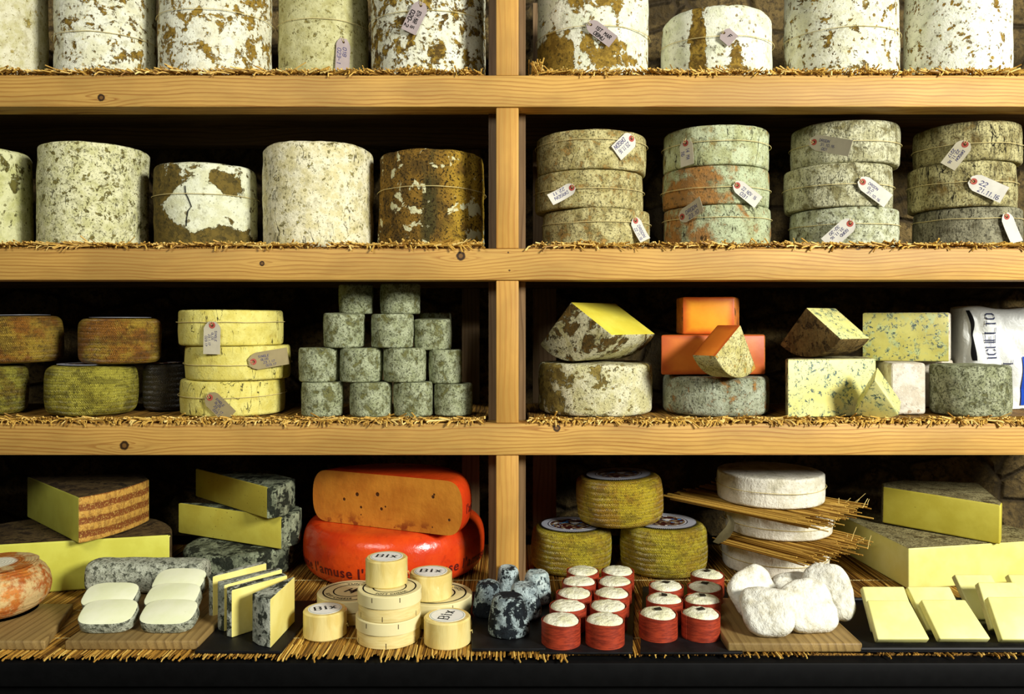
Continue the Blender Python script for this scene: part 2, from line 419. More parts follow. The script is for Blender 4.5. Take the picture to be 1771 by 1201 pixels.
# stone wall behind
g = G('stone_wall', .95, .1); v = g.co()
n1 = g.noise(v, 7, 6, .65, .5); n2 = g.noise(v, 60, 5, .7)
vd = g.voro(g.scl(v, (1, 1, 1.6)), 5, 'DISTANCE_TO_EDGE')
c = g.mix(g.step(n1, .38, .62), lin((72, 60, 38)), lin((126, 106, 66))); c = g.mix(g.step(n2, .45, .65), c, lin((70, 60, 42)))
c = g.mix(g.step(vd, .05, .0), c, lin((66, 56, 40)))
g.bump(g.math('ADD', g.math('ADD', n1, g.math('MULTIPLY', n2, .3)), g.math('MULTIPLY', g.step(vd, 0, .08), .6)), 1, .03); M_STONE = g.col(c)
# ---------------------------------------------------------------- setting
ZS = [PZ(130, 0), PZ(430, 0), PZ(733, 0), PZ(1034, 0)]
HB = .0715; XL, XR = -1.62, 1.62
ZM = [z + .007 for z in ZS]
YW = .56
wb = MB()
nx, nz = 130, 90
vs = [(XL - .3 + (XR - XL + .6) * i / nx, YW + .022 * noise.fractal(Vector((i * .11, j * .11, 3)), .8, 2.1, 4), -0.0 + 2.6 * j / nz) for j in range(nz + 1) for i in range(nx + 1)]
fs = [(j*(nx+1)+i, j*(nx+1)+i+1, (j+1)*(nx+1)+i+1, (j+1)*(nx+1)+i) for j in range(nz) for i in range(nx)]
vs += [(XL - .3, YW + .2, 0), (XR + .3, YW + .2, 0), (XR + .3, YW + .2, 2.6), (XL - .3, YW + .2, 2.6)]; k = len(vs) - 4
fs += [(k + 1, k, k + 3, k + 2)]
fs += [(0, k, k + 1, nx) , (nz * (nx + 1) + nx, k + 2, k + 3, nz * (nx + 1))]
wb.add(vs, fs)
meta(wb.build('wall_back', M_STONE, angle=180), 'dark rough stone wall behind the shelves', kind='structure')
M_FLOOR = plain('stone_floor', (70, 64, 56), .8, .2, .2, 6)
meta(MB().box((-3, -3.2, -.05), (3, .9, 0)).build('floor', M_FLOOR), 'dark stone floor', kind='structure')
# shelving unit
root = empty('shelving_unit', (0, 0, ZS[3]))
meta(root, 'pine shelving with three thick beams and a central post, holding all the upper cheeses', 'shelving')
def part(mb, name, mat, label=None, kids=None):
    o = mb.build(name, mat, None); 
    o.parent = root; o.location = (0, 0, -ZS[3])          # geometry is written in world coordinates
    if label: o['label'] = label
    return o
def bevbox(a, b, bev=.003):
    bm = prism_bm([(a[0], a[1]), (b[0], a[1]), (b[0], b[1]), (a[0], b[1])], b[2] - a[2], [0] * 4, 0, 0, bev, 2, a[2])
    mb = MB(); bm.verts.index_update(); mb.add([v.co[:] for v in bm.verts], [[v.index for v in f.verts] for f in bm.faces]); bm.free(); return mb
for i in range(3):
    part(bevbox((XL, 0, ZS[i] - HB), (XR, .07, ZS[i]), .0035), 'beam', M_BEAM[i], ['topmost pine beam', 'middle pine beam', 'lowest pine beam'][i])
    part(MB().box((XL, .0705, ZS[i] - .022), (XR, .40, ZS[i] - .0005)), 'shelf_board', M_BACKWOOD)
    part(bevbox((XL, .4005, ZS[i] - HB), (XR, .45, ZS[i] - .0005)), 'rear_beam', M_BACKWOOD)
segs = [(ZS[0] + .0005, ZS[0] + .34), (ZS[1] + .0005, ZS[0] - HB - .0005), (ZS[2] + .0005, ZS[1] - HB - .0005), (ZS[3] + .0005, ZS[2] - HB - .0005)]
for (z0, z1) in segs:
    part(bevbox((PX(858, .004), .004, z0), (PX(897, .004), .058, z1), .0025), 'post', M_POST)
    part(MB().box((PX(845, .06), .0605, z0), (PX(909, .06), .0695, z1 if z1 > 2 else z1)), 'backing_strip', M_BACKWOODV)
    for (a, b) in ((799, 829), (922, 962)):
        part(MB().box((PX(a, .45), .452, z0), (PX(b, .45), .49, z1)), 'rear_post', M_BACKWOODV)
# counter under the lowest shelf
root2 = empty('counter', (0, -.1, 0)); meta(root2, 'black counter under the lowest row of cheeses', 'counter')
YF = -.335
for mb, nm in ((bevbox((XL, YF - .012, ZS[3] - .045), (XR, YW - .03, ZS[3] - .0005), .004), 'counter_top'),
               (MB().box((XL, YF + .004, ZS[3] - .075), (XR, YF + .02, ZS[3] - .0455)), 'rail'),
               (MB().box((XL, YF + .012, .0005), (XR, YF + .04, ZS[3] - .0755)), 'front_panel')):
    o = mb.build(nm, M_BLACK); o.parent = root2; o.location = (0, .1, 0)
# ---------------------------------------------------------------- straw mats
def straw_mat(name, x0, x1, zs, label, seed, gaps=(), droop=.2, dens=.0021, up=.35):
    rs = random.Random(seed); r = empty(name, ((x0 + x1) / 2, .2, zs)); meta(r, label, 'mat', 'straw mats under the cheeses')
    ox, oy, oz = (x0 + x1) / 2, .2, zs
    MB().box((x0 - ox, .012 - oy, 0.0005), (x1 - ox, .385 - oy, .005)).build('mat_bed', M_BED, r)
    mb = MB(); x = x0
    while x < x1:
        x += dens * rs.uniform(.3, 1.7)
        if x > x1: break
        cl = noise.noise(Vector((x * 22, seed * 3.1, 0))); lean = noise.noise(Vector((x * 9, seed * 5.3, 2))) * 2.4
        hl = noise.noise(Vector((x * 16, seed * 1.7, 8)))
        if cl < -.42 and rs.random() < .7: continue
        n = 1 + (rs.random() < .5 + cl) + (rs.random() < hl)
        for _ in range(n):
            L = rs.uniform(.016, .045); yaw = lean + rs.gauss(0, .5); yaw = max(-1.4, min(1.4, yaw))
            pit = rs.uniform(-.02, .16) + max(0, hl) * up * 1.5 * rs.random() + (.5 * rs.random() if rs.random() < .04 else 0)
            if seed == 31 and x < x0 + .035: pit += rs.uniform(.2, 1.0); L *= 1.25; yaw = rs.uniform(-1.2, .6)
            rad = rs.uniform(.0009, .0022); z = rs.uniform(.0055, .009)
            d = Vector((math.sin(yaw) * math.cos(pit), -math.cos(yaw) * math.cos(pit), math.sin(pit)))
            yend = rs.uniform(-.006, .012); L = min(L, .042 - yend); tip = Vector((x - ox, yend - oy, z + L * math.sin(pit) * .8 + rs.uniform(0, .004)))
            base = tip - d * L; base.z = max(z, .0055); mid = (tip + base) / 2
            if base.x < x0 - ox or base.x > x1 - ox or tip.x < x0 - ox or tip.x > x1 - ox: continue
            pts = [base, tip]
            if rs.random() < droop:
                k = rs.uniform(.003, .011)
                e1 = Vector((tip.x + d.x * .004, min(tip.y, -.001 - oy), .0035 + rs.uniform(0, .004)))
                pts = [base, e1, e1 + Vector((d.x * k + rs.uniform(-.005, .005), -k * .55, -k * rs.uniform(.3, 1.3)))]
            t = rs.random() ** .8 * (.55 + .45 * rs.random())
            mb.tube(pts, rad, 5, t)
    mb.build('straw_ends', M_STRAW, r, tint=True)
    return r
XLB, XRB = PX(845, .06) - .006, PX(909, .06) + .006
xa, xb = PX(858, 0) - .004, PX(897, 0) + .004
XE = 1.5
nm = ['top', 'second', 'third']
for i in range(3):
    straw_mat('straw_mat', -XE, XLB, ZS[i], 'frayed straw mat on the %s shelf, left of the post' % nm[i], 11 + i, droop=(.05, .1, .3)[i], up=(.5, .35, .3)[i])
    straw_mat('straw_mat', XRB, XE, ZS[i], 'frayed straw mat on the %s shelf, right of the post' % nm[i], 31 + i, droop=(.12, .1, .4)[i], up=(.35, .3, .3)[i])
def reed_mat(x0, x1, label, seed, short=0):
    rs = random.Random(seed); ox = (x0 + x1) / 2; r = empty('reed_mat', (ox, 0, ZS[3])); meta(r, label, 'mat', 'reed mats on the counter')
    MB().box((x0 - ox, YF + .02, 0), (x1 - ox, .42, .0035)).build('mat_bed', M_BED, r)
    mb = MB(); x = x0 + .002
    while x < x1 - .003:
        x += rs.uniform(.0018, .0036); ye = YF + rs.uniform(-.013, .014) + (short * (.5 + noise.noise(Vector((x * 9, 1, 5)))) if x > .1 else 0); rad = rs.uniform(.0012, .0021)
        sk = noise.noise(Vector((x * 6, seed, 0))) * .05 + rs.gauss(0, .008); zz = .0036 + rad
        if x + sk * .2 > x1 or x + sk * .2 < x0: sk = 0
        mb.tube([(x - ox, ye, zz + rs.uniform(0, .002)), (x + sk * .08 - ox, ye + .12, zz), (x + sk * .2 - ox, .2, zz), (x + sk * .2 - ox, .40, zz)], rad, 5, rs.random() * (.4 + .6 * rs.random()))
        if rs.random() < .25 and (ye < YF + .012):
            l = rs.uniform(-.006, .006); mb.tube([(x - ox, YF + .05, zz + .002), (x + l * .4 - ox, ye - .002, zz + .002), (x + l - ox, ye - .008, zz - .001)], rad * .9, 5, .5 + .5 * rs.random())
    mb.build('reed', M_STRAWD, r, tint=True)['kind'] = 'stuff'
    th = MB()
    for y in (-.25, -.1, .1): th.tube([(x0 - ox + .002, y, .0068), (x1 - ox - .002, y, .0068)], .0007, 5)
    th.build('stitching', M_STRING, r)
reed_mat(-1.5, -.012, 'long golden reed mat on the counter under the left row of cheeses', 5)
reed_mat(-.008, 1.5, 'long golden reed mat on the counter under the right row of cheeses', 6, .035)
ZM4 = ZS[3] + .008
# ---------------------------------------------------------------- tags and strings
def cheese_radius_string(root, R, z, H, seed, sag=.004, label=None, rad=.0008, phase=0):
    mb = MB(); pts = []
    for k in range(64):
        a = 2 * PI * k / 64; pts.append(((R + .0026) * math.cos(a), (R + .0026) * math.sin(a), z + sag * math.sin(a + phase) + .0015 * noise.noise(Vector((math.cos(a) * 2, math.sin(a) * 2, seed)))))
    mb.tube(pts, rad, 5, closed=True)
    return mb.build('string', M_STRING, root)
def tag_on(root, c, R, hole, end, wpx, text, mat, ring=True, curl=.0, ink=None, off=.005, blend=0.0, th=None, dark=False):
    """paper tag tied at pixel `hole`, its far end towards pixel `end`; c = centre of the cheese, R its radius"""
    xc, yc, zb = c; sx = (hole[0] - CX) / F
    dd, x0, y0 = Vector((sx, 1, 0)), -xc, -D - yc
    A = sx * sx + 1; B = 2 * (sx * x0 + y0); C = x0 * x0 + y0 * y0 - (R + off) ** 2
    disc = B * B - 4 * A * C
    t = (-B - math.sqrt(max(0, disc))) / (2 * A)
    p = Vector((x0 + sx * t, y0 + t, 0)); dist = t
    p.z = CZ - (hole[1] - HZ) / F * dist - zb
    n = Vector((p.x, p.y, 0)).normalized(); n = (n * (1 - blend) + Vector((0, -1, 0)) * blend).normalized()
    tx = Vector((-n.y, n.x, 0)); up = Vector((0, 0, 1))
    dx = (end[0] - hole[0]) / F * dist / max(.35, tx.x); dz = -(end[1] - hole[1]) / F * dist
    L = math.hypot(dx, dz); a = math.atan2(dz, dx); e1 = tx * math.cos(a) + up * math.sin(a); e2 = -tx * math.sin(a) + up * math.cos(a)
    hw = wpx / F * dist / 2; m = .1 * L
    def P(u, v, w): 
        uu = max(0, u / L)
        return p + e1 * u + e2 * v + n * (w + curl * uu * uu)
    us = [-m * 1.3, -m * .9, -m * .2, m * 1.0, .35 * L, .5 * L, .65 * L, .8 * L, .9 * L, L]
    ws = [hw * .42, hw * .55, hw * .8] + [hw] * 7
    vs = []; fs = []
    for w in (.0004, -.0004):
        for u, h in zip(us, ws):
            for v in (-h, 0, h): vs.append(P(u, v, w))
    N = len(us); o2 = N * 3
    for i in range(N - 1):
        for j in range(2):
            q = (i*3+j, (i+1)*3+j, (i+1)*3+j+1, i*3+j+1); fs.append(q); fs.append(tuple(o2 + k for k in reversed(q)))
        fs.append((o2+i*3, o2+(i+1)*3, (i+1)*3, i*3)); fs.append((i*3+2, (i+1)*3+2, o2+(i+1)*3+2, o2+i*3+2))
    for i in (0, N - 1):
        for j in range(2):
            q = (i*3+j, i*3+j+1, o2+i*3+j+1, o2+i*3+j); fs.append(q if i == 0 else tuple(reversed(q)))
    tg = MB().add(vs, fs).build('tag', mat, root, angle=30)
    def ringmesh(r0, r1, w):
        v2 = []; f2 = []; k = 20
        for i in range(k):
            t_ = 2 * PI * i / k
            for r in (r0, r1): v2.append(P(r * math.cos(t_), r * math.sin(t_), w))
        if r0 == 0: return [P(r1 * math.cos(2*PI*i/k), r1 * math.sin(2*PI*i/k), w) for i in range(k)], [tuple(range(k))]
        for i in range(k):
            j = (i + 1) % k; f2.append((i*2, i*2+1, j*2+1, j*2))
        return v2, f2
    rr = min(hw * .48, .0075)
    if ring: MB().add(*ringmesh(rr * .42, rr, .0007)).build('eyelet', M_RED, tg)
    MB().add(*ringmesh(0, rr * .42, .0006)).build('eyelet_hole', M_HOLE, tg)
    mb = MB(); q0 = P(0, 0, .001); mb.tube([q0, q0 + n * .001 - e1 * m * .9 + up * .001, P(-m * 1.5, hw * .1, -.001) + up * .004, q0 + up * .006 - n * .002 - e1 * m], .0006, 5)
    mb.tube([q0, q0 + n * .0015 - e1 * m * .5 - e2 * hw * .25, q0 + up * .006 - n * .002 - e1 * m - e2 * hw * .3], .0006, 5)
    mb.build('tie', M_STRING, tg)
    lines = text.split('/'); nl = len(lines); V = []; Fc = []
    flip = th == 'flip'                                    # writing read from the far end
    side = th == 'side'                                    # writing across the tag
    for li, ln in enumerate(lines):
        hh = hw * 2 * .72 / max(nl, 2) * .68
        vs2, fs2, wd = strokes(ln, hh, hh * (.2 if dark else .15), slant=.12)
        av = (.80 * L if nl < 4 else .85 * L) - rr * 1.4; sc_ = min(1, av / max(wd, 1e-6)); u0 = rr * 1.7 + li * .06 * L
        v0 = hw * .62 - (li + 1) * hw * 2 * .76 / max(nl, 2) + hw * .1
        o = len(V)
        for (x, y) in vs2:
            x *= sc_; u, v = u0 + x, v0 + y
            if flip: u, v = L - (u - rr), -v
            V.append(P(u, v, .0009))
        Fc += [tuple(i + o for i in f) for f in fs2]
    if V: MB().add(V, Fc).build('handwriting', M_INKK if dark else (ink or M_INK), tg)
    return tg
def dist_R(R, H, z, bulge=0, taper=0):
    t = 2 * z / H - 1; return R * (1 - bulge * t * t - taper * z / H)
# ================================================================ row 1 and 2: tall cloth-bound cheeses
W1, W2 = (236, 236, 212), (208, 204, 166)
GOLD, OCH, BRN, DRK = (158, 128, 50), (122, 96, 36), (98, 78, 34), (56, 46, 22)
R_PALE = rind('rind_pale', (226, 222, 190), (200, 194, 144), (184, 164, 88), (150, 136, 70), (120, 104, 54), thr=.63, s1=30, spot=.66, s2=70, speck=.6)
R_WB = rind('rind_white_brown', W1, (222, 220, 184), BRN, GOLD, DRK, thr=.56, s1=30, spot=.61, s2=75, spots=.9)
R_GOLD = rind('rind_gold', W1, (226, 222, 190), GOLD, OCH, DRK, thr=.525, s1=30, spot=.60, s2=70, spots=.9)
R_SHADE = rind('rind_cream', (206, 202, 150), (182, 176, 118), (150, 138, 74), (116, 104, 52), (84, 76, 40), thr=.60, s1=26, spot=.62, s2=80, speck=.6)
R_BLOT = rind('rind_blotched', W1, (226, 224, 192), (88, 68, 30), (162, 132, 50), (46, 38, 18), thr=.505, s1=28, spot=.60, s2=70, spots=.9)
R_MOSS = rind('rind_moss', (228, 226, 180), (200, 198, 140), (134, 126, 68), (102, 92, 48), (56, 52, 28), thr=.585, s1=38, spot=.605, s2=70, speck=.56, cracks=.7)
R_CREAM = rind('rind_ivory', (236, 230, 194), (214, 204, 152), (160, 148, 84), (120, 112, 66), (84, 80, 48), thr=.61, s1=30, spot=.625, s2=75, speck=.59, cracks=.8)
BR, SP = .0, 0
def truckle(pl, pr, yf, base, top_py, mat, label, grp, seed, string_py=None, tagargs=None, bev=.012, amp=.0035, bulge=.012, lean=(0, 0), name='cheddar_wheel', H=None, sag=.006, phase=0, taper=0, top=.6):
    xc, yc, R = cyl(pl, pr, yf)
    if H is None: H = PZ(top_py, yf) - base
    o = wheel_mb(R, H, bev, seed, amp, bulge, taper, 96, 16, top).build(name, mat, None, (xc, yc, base), (lean[0], lean[1], 0), angle=60)
    meta(o, label, 'cheese', grp)
    if string_py is not None:
        z = PZ(string_py, yf) - base; cheese_radius_string(o, dist_R(R, H, z, bulge, taper) + amp * .5, z, H, seed, sag, phase=phase)
    for ta in (tagargs or []):
        tag_on(o, (xc, yc, base), R + amp * .6, **ta)
    return o, (xc, yc, R, H)
G1 = 'tall cloth-bound cheeses on the top shelf'
truckle(-112, 84, .05, ZM[0], 0, R_PALE, 'pale finely speckled tall cheese cut off by the left edge, top shelf', G1, 1, H=.27)
truckle(92, 271, .055, ZM[0], 0, R_WB, 'tall white cheese with brown patches at its foot, second from left on the top shelf', G1, 2, 50, H=.27)
truckle(273, 471, .045, ZM[0], 0, R_GOLD, 'tall white cheese covered in golden blotches, third from left on the top shelf', G1, 3, 8, H=.27, sag=.01)
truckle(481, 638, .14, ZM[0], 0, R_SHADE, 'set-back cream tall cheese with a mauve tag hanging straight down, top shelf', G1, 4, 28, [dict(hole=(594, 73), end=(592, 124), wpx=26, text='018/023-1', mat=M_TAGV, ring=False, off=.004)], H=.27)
truckle(641, 840, .05, ZM[0], 0, R_BLOT, 'tall brown and white blotched cheese directly left of the post, top shelf', G1, 5, 10, [dict(hole=(728, 10), end=(706, 55), wpx=28, text='8TH MAR 16/020-2', mat=M_TAGV, ring=False, off=.004, dark=True)], H=.27, sag=.012, phase=.3)
B = [(-.10, .05, .04, .07, .25), (.02, .06, .05, .04, .14), (-.02, .19, .05, .03, .1), (.09, .14, .03, .05, -.3), (.06, .22, .04, .05, .16)]
R_A6 = rind('rind_ochre_foot', W1, (222, 224, 192), GOLD, OCH, DRK, thr=.57, s1=28, spot=.62, s2=75, blobs=B, spots=.6)
truckle(930, 1121, .05, ZM[0], 0, R_A6, 'tall white and ochre cheese directly right of the post, top shelf', G1, 6, 42, [dict(hole=(1022, 43), end=(1060, 74), wpx=24, text='1ST MAR/OBNU', mat=M_TAGV, ring=False, off=.004, dark=True)], H=.27, sag=.004)
B = [(-.07, .075, .016, .085, .3), (.02, .20, .12, .025, .2), (.03, .05, .04, .04, .14), (.075, .10, .04, .09, -.3), (-.02, .12, .03, .05, -.1)]
R_A7 = rind('rind_streaked', W1, (218, 220, 186), (104, 80, 30), GOLD, DRK, thr=.58, s1=24, spot=.645, s2=75, blobs=B)
truckle(1143, 1336, .05, ZM[0], 3, R_A7, 'shorter white cheese with a dark brown vertical streak, its top just visible, top shelf', G1, 7, 55, [dict(hole=(1252, 57), end=(1268, 72), wpx=24, text='F9', mat=M_TAGV, ring=False, off=.004, dark=True)], sag=.01, bev=.02)
truckle(1356, 1556, .05, ZM[0], 0, R_WB, 'tall white cheese with scattered olive-brown spots, second from the right on the top shelf', G1, 8, 40, H=.27, sag=.008)
R_A9 = rind('rind_white_spots', (240, 240, 222), (230, 232, 208), (124, 96, 36), GOLD, DRK, thr=.59, s1=32, spot=.595, s2=62, spots=.9)
truckle(1563, 1752, .06, ZM[0], 0, R_A9, 'bright white spotted tall cheese at the far right of the top shelf', G1, 9, None, H=.27)
G2 = 'tall cloth-bound cheeses on the second shelf'
R_B1 = rind('rind_green_cream', (220, 220, 168), (196, 196, 130), (110, 104, 50), (84, 76, 36), (62, 60, 34), thr=.58, s1=20, spot=.64, s2=60)
truckle(-128, 58, .06, ZM[1], 248, R_B1, 'greenish cream tall cheese cut off by the left edge, second shelf', G2, 10, bev=.016)
truckle(62, 258, .05, ZM[1], 243, R_MOSS, 'large mossy cream tall cheese, second from left on the second shelf', G2, 11, bev=.008, amp=.004)
B = [(-.11, .08, .045, .14, .3), (-.05, .155, .05, .035, .22), (.075, .15, .03, .03, .2), (-.045, .02, .05, .04, .25), (.07, .02, .055, .03, .25), (.02, .10, .055, .05, -.35)]
R_B3 = rind('rind_white_island', (228, 230, 200), (212, 212, 172), (112, 94, 42), (84, 72, 34), (50, 44, 24), thr=.57, s1=26, spot=.68, s2=70, blobs=B)
o, (xc, yc, R, H) = truckle(265, 446, .06, ZM[1], 278, R_B3, 'short brown cheese with a large white patch and a crack, second shelf', G2, 12, 333, sag=.003)
mb = MB()                                                  # the crack down its face
pl = [(322, 322), (323, 335), (328, 345), (333, 358), (327, 366), (325, 378), (324, 392)]
pts = []
for (a, b) in pl:
    x = PX(a, .065) - xc; y = -math.sqrt(max(0, R * R - x * x)) - .0022; pts.append((x, y, PZ(b, .065) - ZM[1]))
mb.tube(pts, .0012, 4); mb.build('crack', M_INKK, o)
truckle(453, 646, .05, ZM[1], 241, R_CREAM, 'large ivory tall cheese without string, left of the dark golden one, second shelf', G2, 13, bev=.014, amp=.004)
R_B5 = rind('rind_dark_gold', (150, 116, 32), (112, 82, 26), (74, 58, 24), (58, 50, 26), (34, 28, 14), thr=.57, s1=26, spot=.60, s2=60, speck=.53, bmp=1,
            blobs=[(.095, .12, .035, .09, -.25), (.1, .05, .04, .04, -.2)])
g = G('rind_dark_gold_white', .85, .15); v = g.co(); n1 = g.noise(v, 22, 6, .65, .4); p = g.xyz(g.raw())
yel = g.step(p[0], .02, .09); vert = g.noise(g.scl(g.raw(), (1, 1, .22)), 26, 4, .6)
c = g.mix(g.step(g.noise(v, 30, 5, .65), .4, .6), lin((140, 106, 40)), lin((92, 70, 30)))
c = g.mix(g.math('MULTIPLY', yel, g.step(n1, .35, .55)), c, lin((186, 150, 50)))
c = g.mix(g.math('MULTIPLY', g.step(g.math('ABSOLUTE', g.math('SUBTRACT', p[0], .006)), .05, .0), g.step(vert, .48, .62)), c, lin((72, 66, 34)))
n3 = g.noise(v, 190, 4, .65); c = g.mix(g.step(n3, .53, .6), c, lin((46, 36, 16)))
c = g.mix(g.step(g.math('ADD', g.noise(v, 26, 6, .62, .4), g.blobs([(.1, .11, .02, .03, .14), (.11, .03, .03, .03, .14), (-.03, .09, .04, .012, .1), (-.03, .05, .05, .012, .1), (-.05, .14, .04, .02, .08)])), .615, .64), c, lin((222, 218, 170)))
g.bump(g.math('ADD', g.noise(v, 55, 6, .7), g.math('MULTIPLY', n3, .5)), 1, .007); R_B5 = g.col(c)
truckle(656, 837, .06, ZM[1], 255, R_B5, 'dark golden-brown pitted tall cheese with few white flecks, beside the post, second shelf', G2, 14, 325, sag=-.004, amp=.005)
# ---------------------------------------------------------------- stacks of flat grey wheels
def flat_mat(name, a, b, p1, p2, dk, **k): return rind(name, a, b, p1, p2, dk, soft=.14, spots=.15, smudge=.7, **k)
R_S1 = flat_mat('rind_olive_stone', (206, 196, 138), (170, 158, 100), (126, 112, 64), (176, 138, 72), (60, 56, 34), thr=.50, s1=34, spot=.60, s2=90, speck=.54, cracks=.5, bmp=.8)
R_S2 = flat_mat('rind_orange_mint', (186, 196, 156), (164, 168, 122), (168, 120, 62), (150, 112, 66), (66, 62, 40), thr=.47, s1=18, spot=.62, s2=70, speck=.56, cracks=.9, bmp=.8, blobs=[(-.1, .02, .07, .1, .10), (.08, .02, .06, .1, -.07)])
R_S2T = flat_mat('rind_mint', (196, 204, 164), (172, 176, 126), (178, 150, 84), (136, 124, 72), (62, 62, 40), thr=.53, s1=24, spot=.63, s2=70, speck=.57, cracks=1, bmp=.8)
R_S3 = flat_mat('rind_silver', (206, 204, 168), (178, 174, 132), (136, 130, 88), (112, 104, 68), (58, 56, 38), thr=.50, s1=30, spot=.61, s2=100, speck=.54, cracks=.6, bmp=.7, streak=.35)
R_S3B = flat_mat('rind_silver_blotch', (204, 208, 178), (164, 166, 128), (92, 84, 52), (74, 68, 44), (50, 48, 34), thr=.53, s1=40, spot=.59, s2=90, speck=.56, bmp=.7)
R_S4 = flat_mat('rind_grey_brown', (190, 182, 130), (154, 144, 94), (122, 102, 54), (100, 86, 48), (52, 46, 30), thr=.50, s1=24, spot=.62, s2=90, speck=.53, cracks=1, bmp=.8, streak=.45)
R_S4B = flat_mat('rind_dark_grey', (152, 148, 120), (126, 122, 96), (98, 92, 68), (82, 76, 54), (44, 42, 32), thr=.50, s1=26, spot=.63, s2=90, speck=.54, cracks=1, bmp=.8, streak=.4)
GC = 'flat stacked wheels on the second shelf'
def flat(pl, pr, yf, base, H, mat, label, seed, spy, tags, grp=GC, bev=.006, lean=(0, 0), sag=.003, phase=0, name='flat_cheese_wheel', amp=.0026, bulge=.012):
    return truckle(pl, pr, yf, base, None, mat, label, grp, seed, spy, tags, bev=bev, amp=amp, H=H, bulge=bulge, lean=lean, name=name, sag=sag, phase=phase, top=.6)
T = lambda h, e, w, t, m=M_TAGL, **k: dict(hole=h, end=e, wpx=w, text=t, mat=m, **k)
h1 = .0845
z = ZM[1]; yf = .055
def heights(pys, yf): return [PZ(p, yf) for p in pys]
A = heights([426, 358, 291, 222], yf)
flat(939, 1124, yf, z, A[1] - z - .001, R_S1, 'bottom wheel of the stack nearest the post, second shelf, tag curling at its right side', 21, 381, [T((1099, 382), (1112, 416), 22, 'DRGDN/22.11.16', curl=.012, blend=.3)])
flat(926, 1112, yf, A[1], A[2] - A[1] - .001, R_S1, 'middle wheel of the stack nearest the post, second shelf, twisted tag at left', 22, 323, [T((989, 325), (957, 346), 22, 'DRGDN/22.11', curl=.02)])
flat(928, 1118, yf, A[2], A[3] - A[2], R_S1, 'top wheel of the stack nearest the post, second shelf, pale tag at upper right', 23, 238, [T((1092, 240), (1064, 268), 30, '23.11.16/DRGDN', blend=.3)])
A = heights([426, 352, 284, 214], yf)
flat(1147, 1333, yf, z, A[1] - z - .001, R_S2, 'bottom orange-and-mint wheel of the second stack right of the post, with a folded tag', 24, 373, [T((1180, 375), (1211, 358), 26, 'DRGDN/23.10', M_TAGM, curl=.014)])
flat(1145, 1331, yf, A[1], A[2] - A[1] - .001, R_S2, 'middle orange-rusted wheel of the second stack right of the post, white tag at right', 25, 321, [T((1275, 321), (1313, 350), 24, '22 NOV 16/031', blend=.2)])
flat(1147, 1331, yf, A[2], A[3] - A[2], R_S2T, 'top cracked mint-grey wheel of the second stack right of the post', 26, 241, [T((1186, 248), (1190, 288), 26, '14 MAY/16', M_TAGM, curl=.006)])
A = heights([426, 356, 279, 207], yf)
flat(1366, 1555, yf, z, A[1] - z - .001, R_S3B, 'bottom blotched silver wheel of the third stack, tag hanging over the beam', 27, 385, [T((1470, 387), (1434, 422), 28, 'GORD/31.11.16/32-20', off=.012)])
flat(1355, 1545, yf, A[1], A[2] - A[1] - .001, R_S3, 'middle silver-grey wheel of the third stack, tag at its right side', 28, 316, [T((1492, 315), (1537, 348), 27, 'DRGDN/OLD/31.10.16', blend=.2)])
flat(1367, 1557, yf, A[2], A[3] - A[2] + .002, R_S3, 'top silver-grey wheel of the third stack, tag at its upper left', 29, 240, [T((1408, 246), (1449, 268), 27, 'DRGDN/31.10.16/001', M_TAGM)], sag=.005)
yf4 = .06; A = heights([424, 356, 276, 209], yf4)
flat(1578, 1770, yf4, z, A[1] - z - .001, R_S4B, 'bottom dark grey wheel of the far right stack, tag hanging at the right edge', 30, 375, [T((1741, 375), (1757, 420), 22, '', off=.006, blend=.6, curl=.006)])
flat(1569, 1760, yf4, A[1], A[2] - A[1] - .001, R_S4, 'middle grey-brown wheel of the far right stack, white tag at right', 31, 311, [T((1684, 314), (1729, 340), 30, '22/21.11.16')])
flat(1579, 1769, yf4, A[2], A[3] - A[2] + .002, R_S4, 'top grey-brown cracked wheel of the far right stack, tag hanging down from its middle', 32, 244, [T((1669, 250), (1646, 286), 27, 'DRGDN/22.11.16/2217', M_TAGM)], sag=.004)
# ================================================================ row 3 left
z3 = ZM[2]
GM = 'woven-pattern wheels on the third shelf'
M_LAB = None
def label_mat():
    g = G('printed_label', .35, .4); p = g.xyz(g.raw())
    r = g.math('SQRT', g.math('ADD', g.math('MULTIPLY', p[0], p[0]), g.math('MULTIPLY', p[1], p[1])))
    a = g.math('ARCTAN2', p[1], p[0])
    rn = g.math('DIVIDE', r, .066)
    c = g.mix(g.step(g.noise(g.raw(), 55, 2), .50, .53), lin((58, 18, 16)), lin((128, 108, 80)))
    c = g.mix(g.step(g.noise(g.scl(g.raw(), (1, 1, 1), (3, 1, 0)), 42, 2), .60, .62), c, lin((60, 140, 210)))
    c = g.mix(g.step(g.noise(g.scl(g.raw(), (1, 1, 1), (1, 5, 0)), 48, 2), .60, .62), c, lin((220, 214, 206)))
    c = g.mix(g.step(rn, .78, .80), c, lin((190, 190, 196))); c = g.mix(g.step(rn, .84, .86), c, lin((40, 34, 40))); c = g.mix(g.step(rn, .88, .9), c, lin((170, 172, 180)))
    return g.col(c)
M_LAB = label_mat()
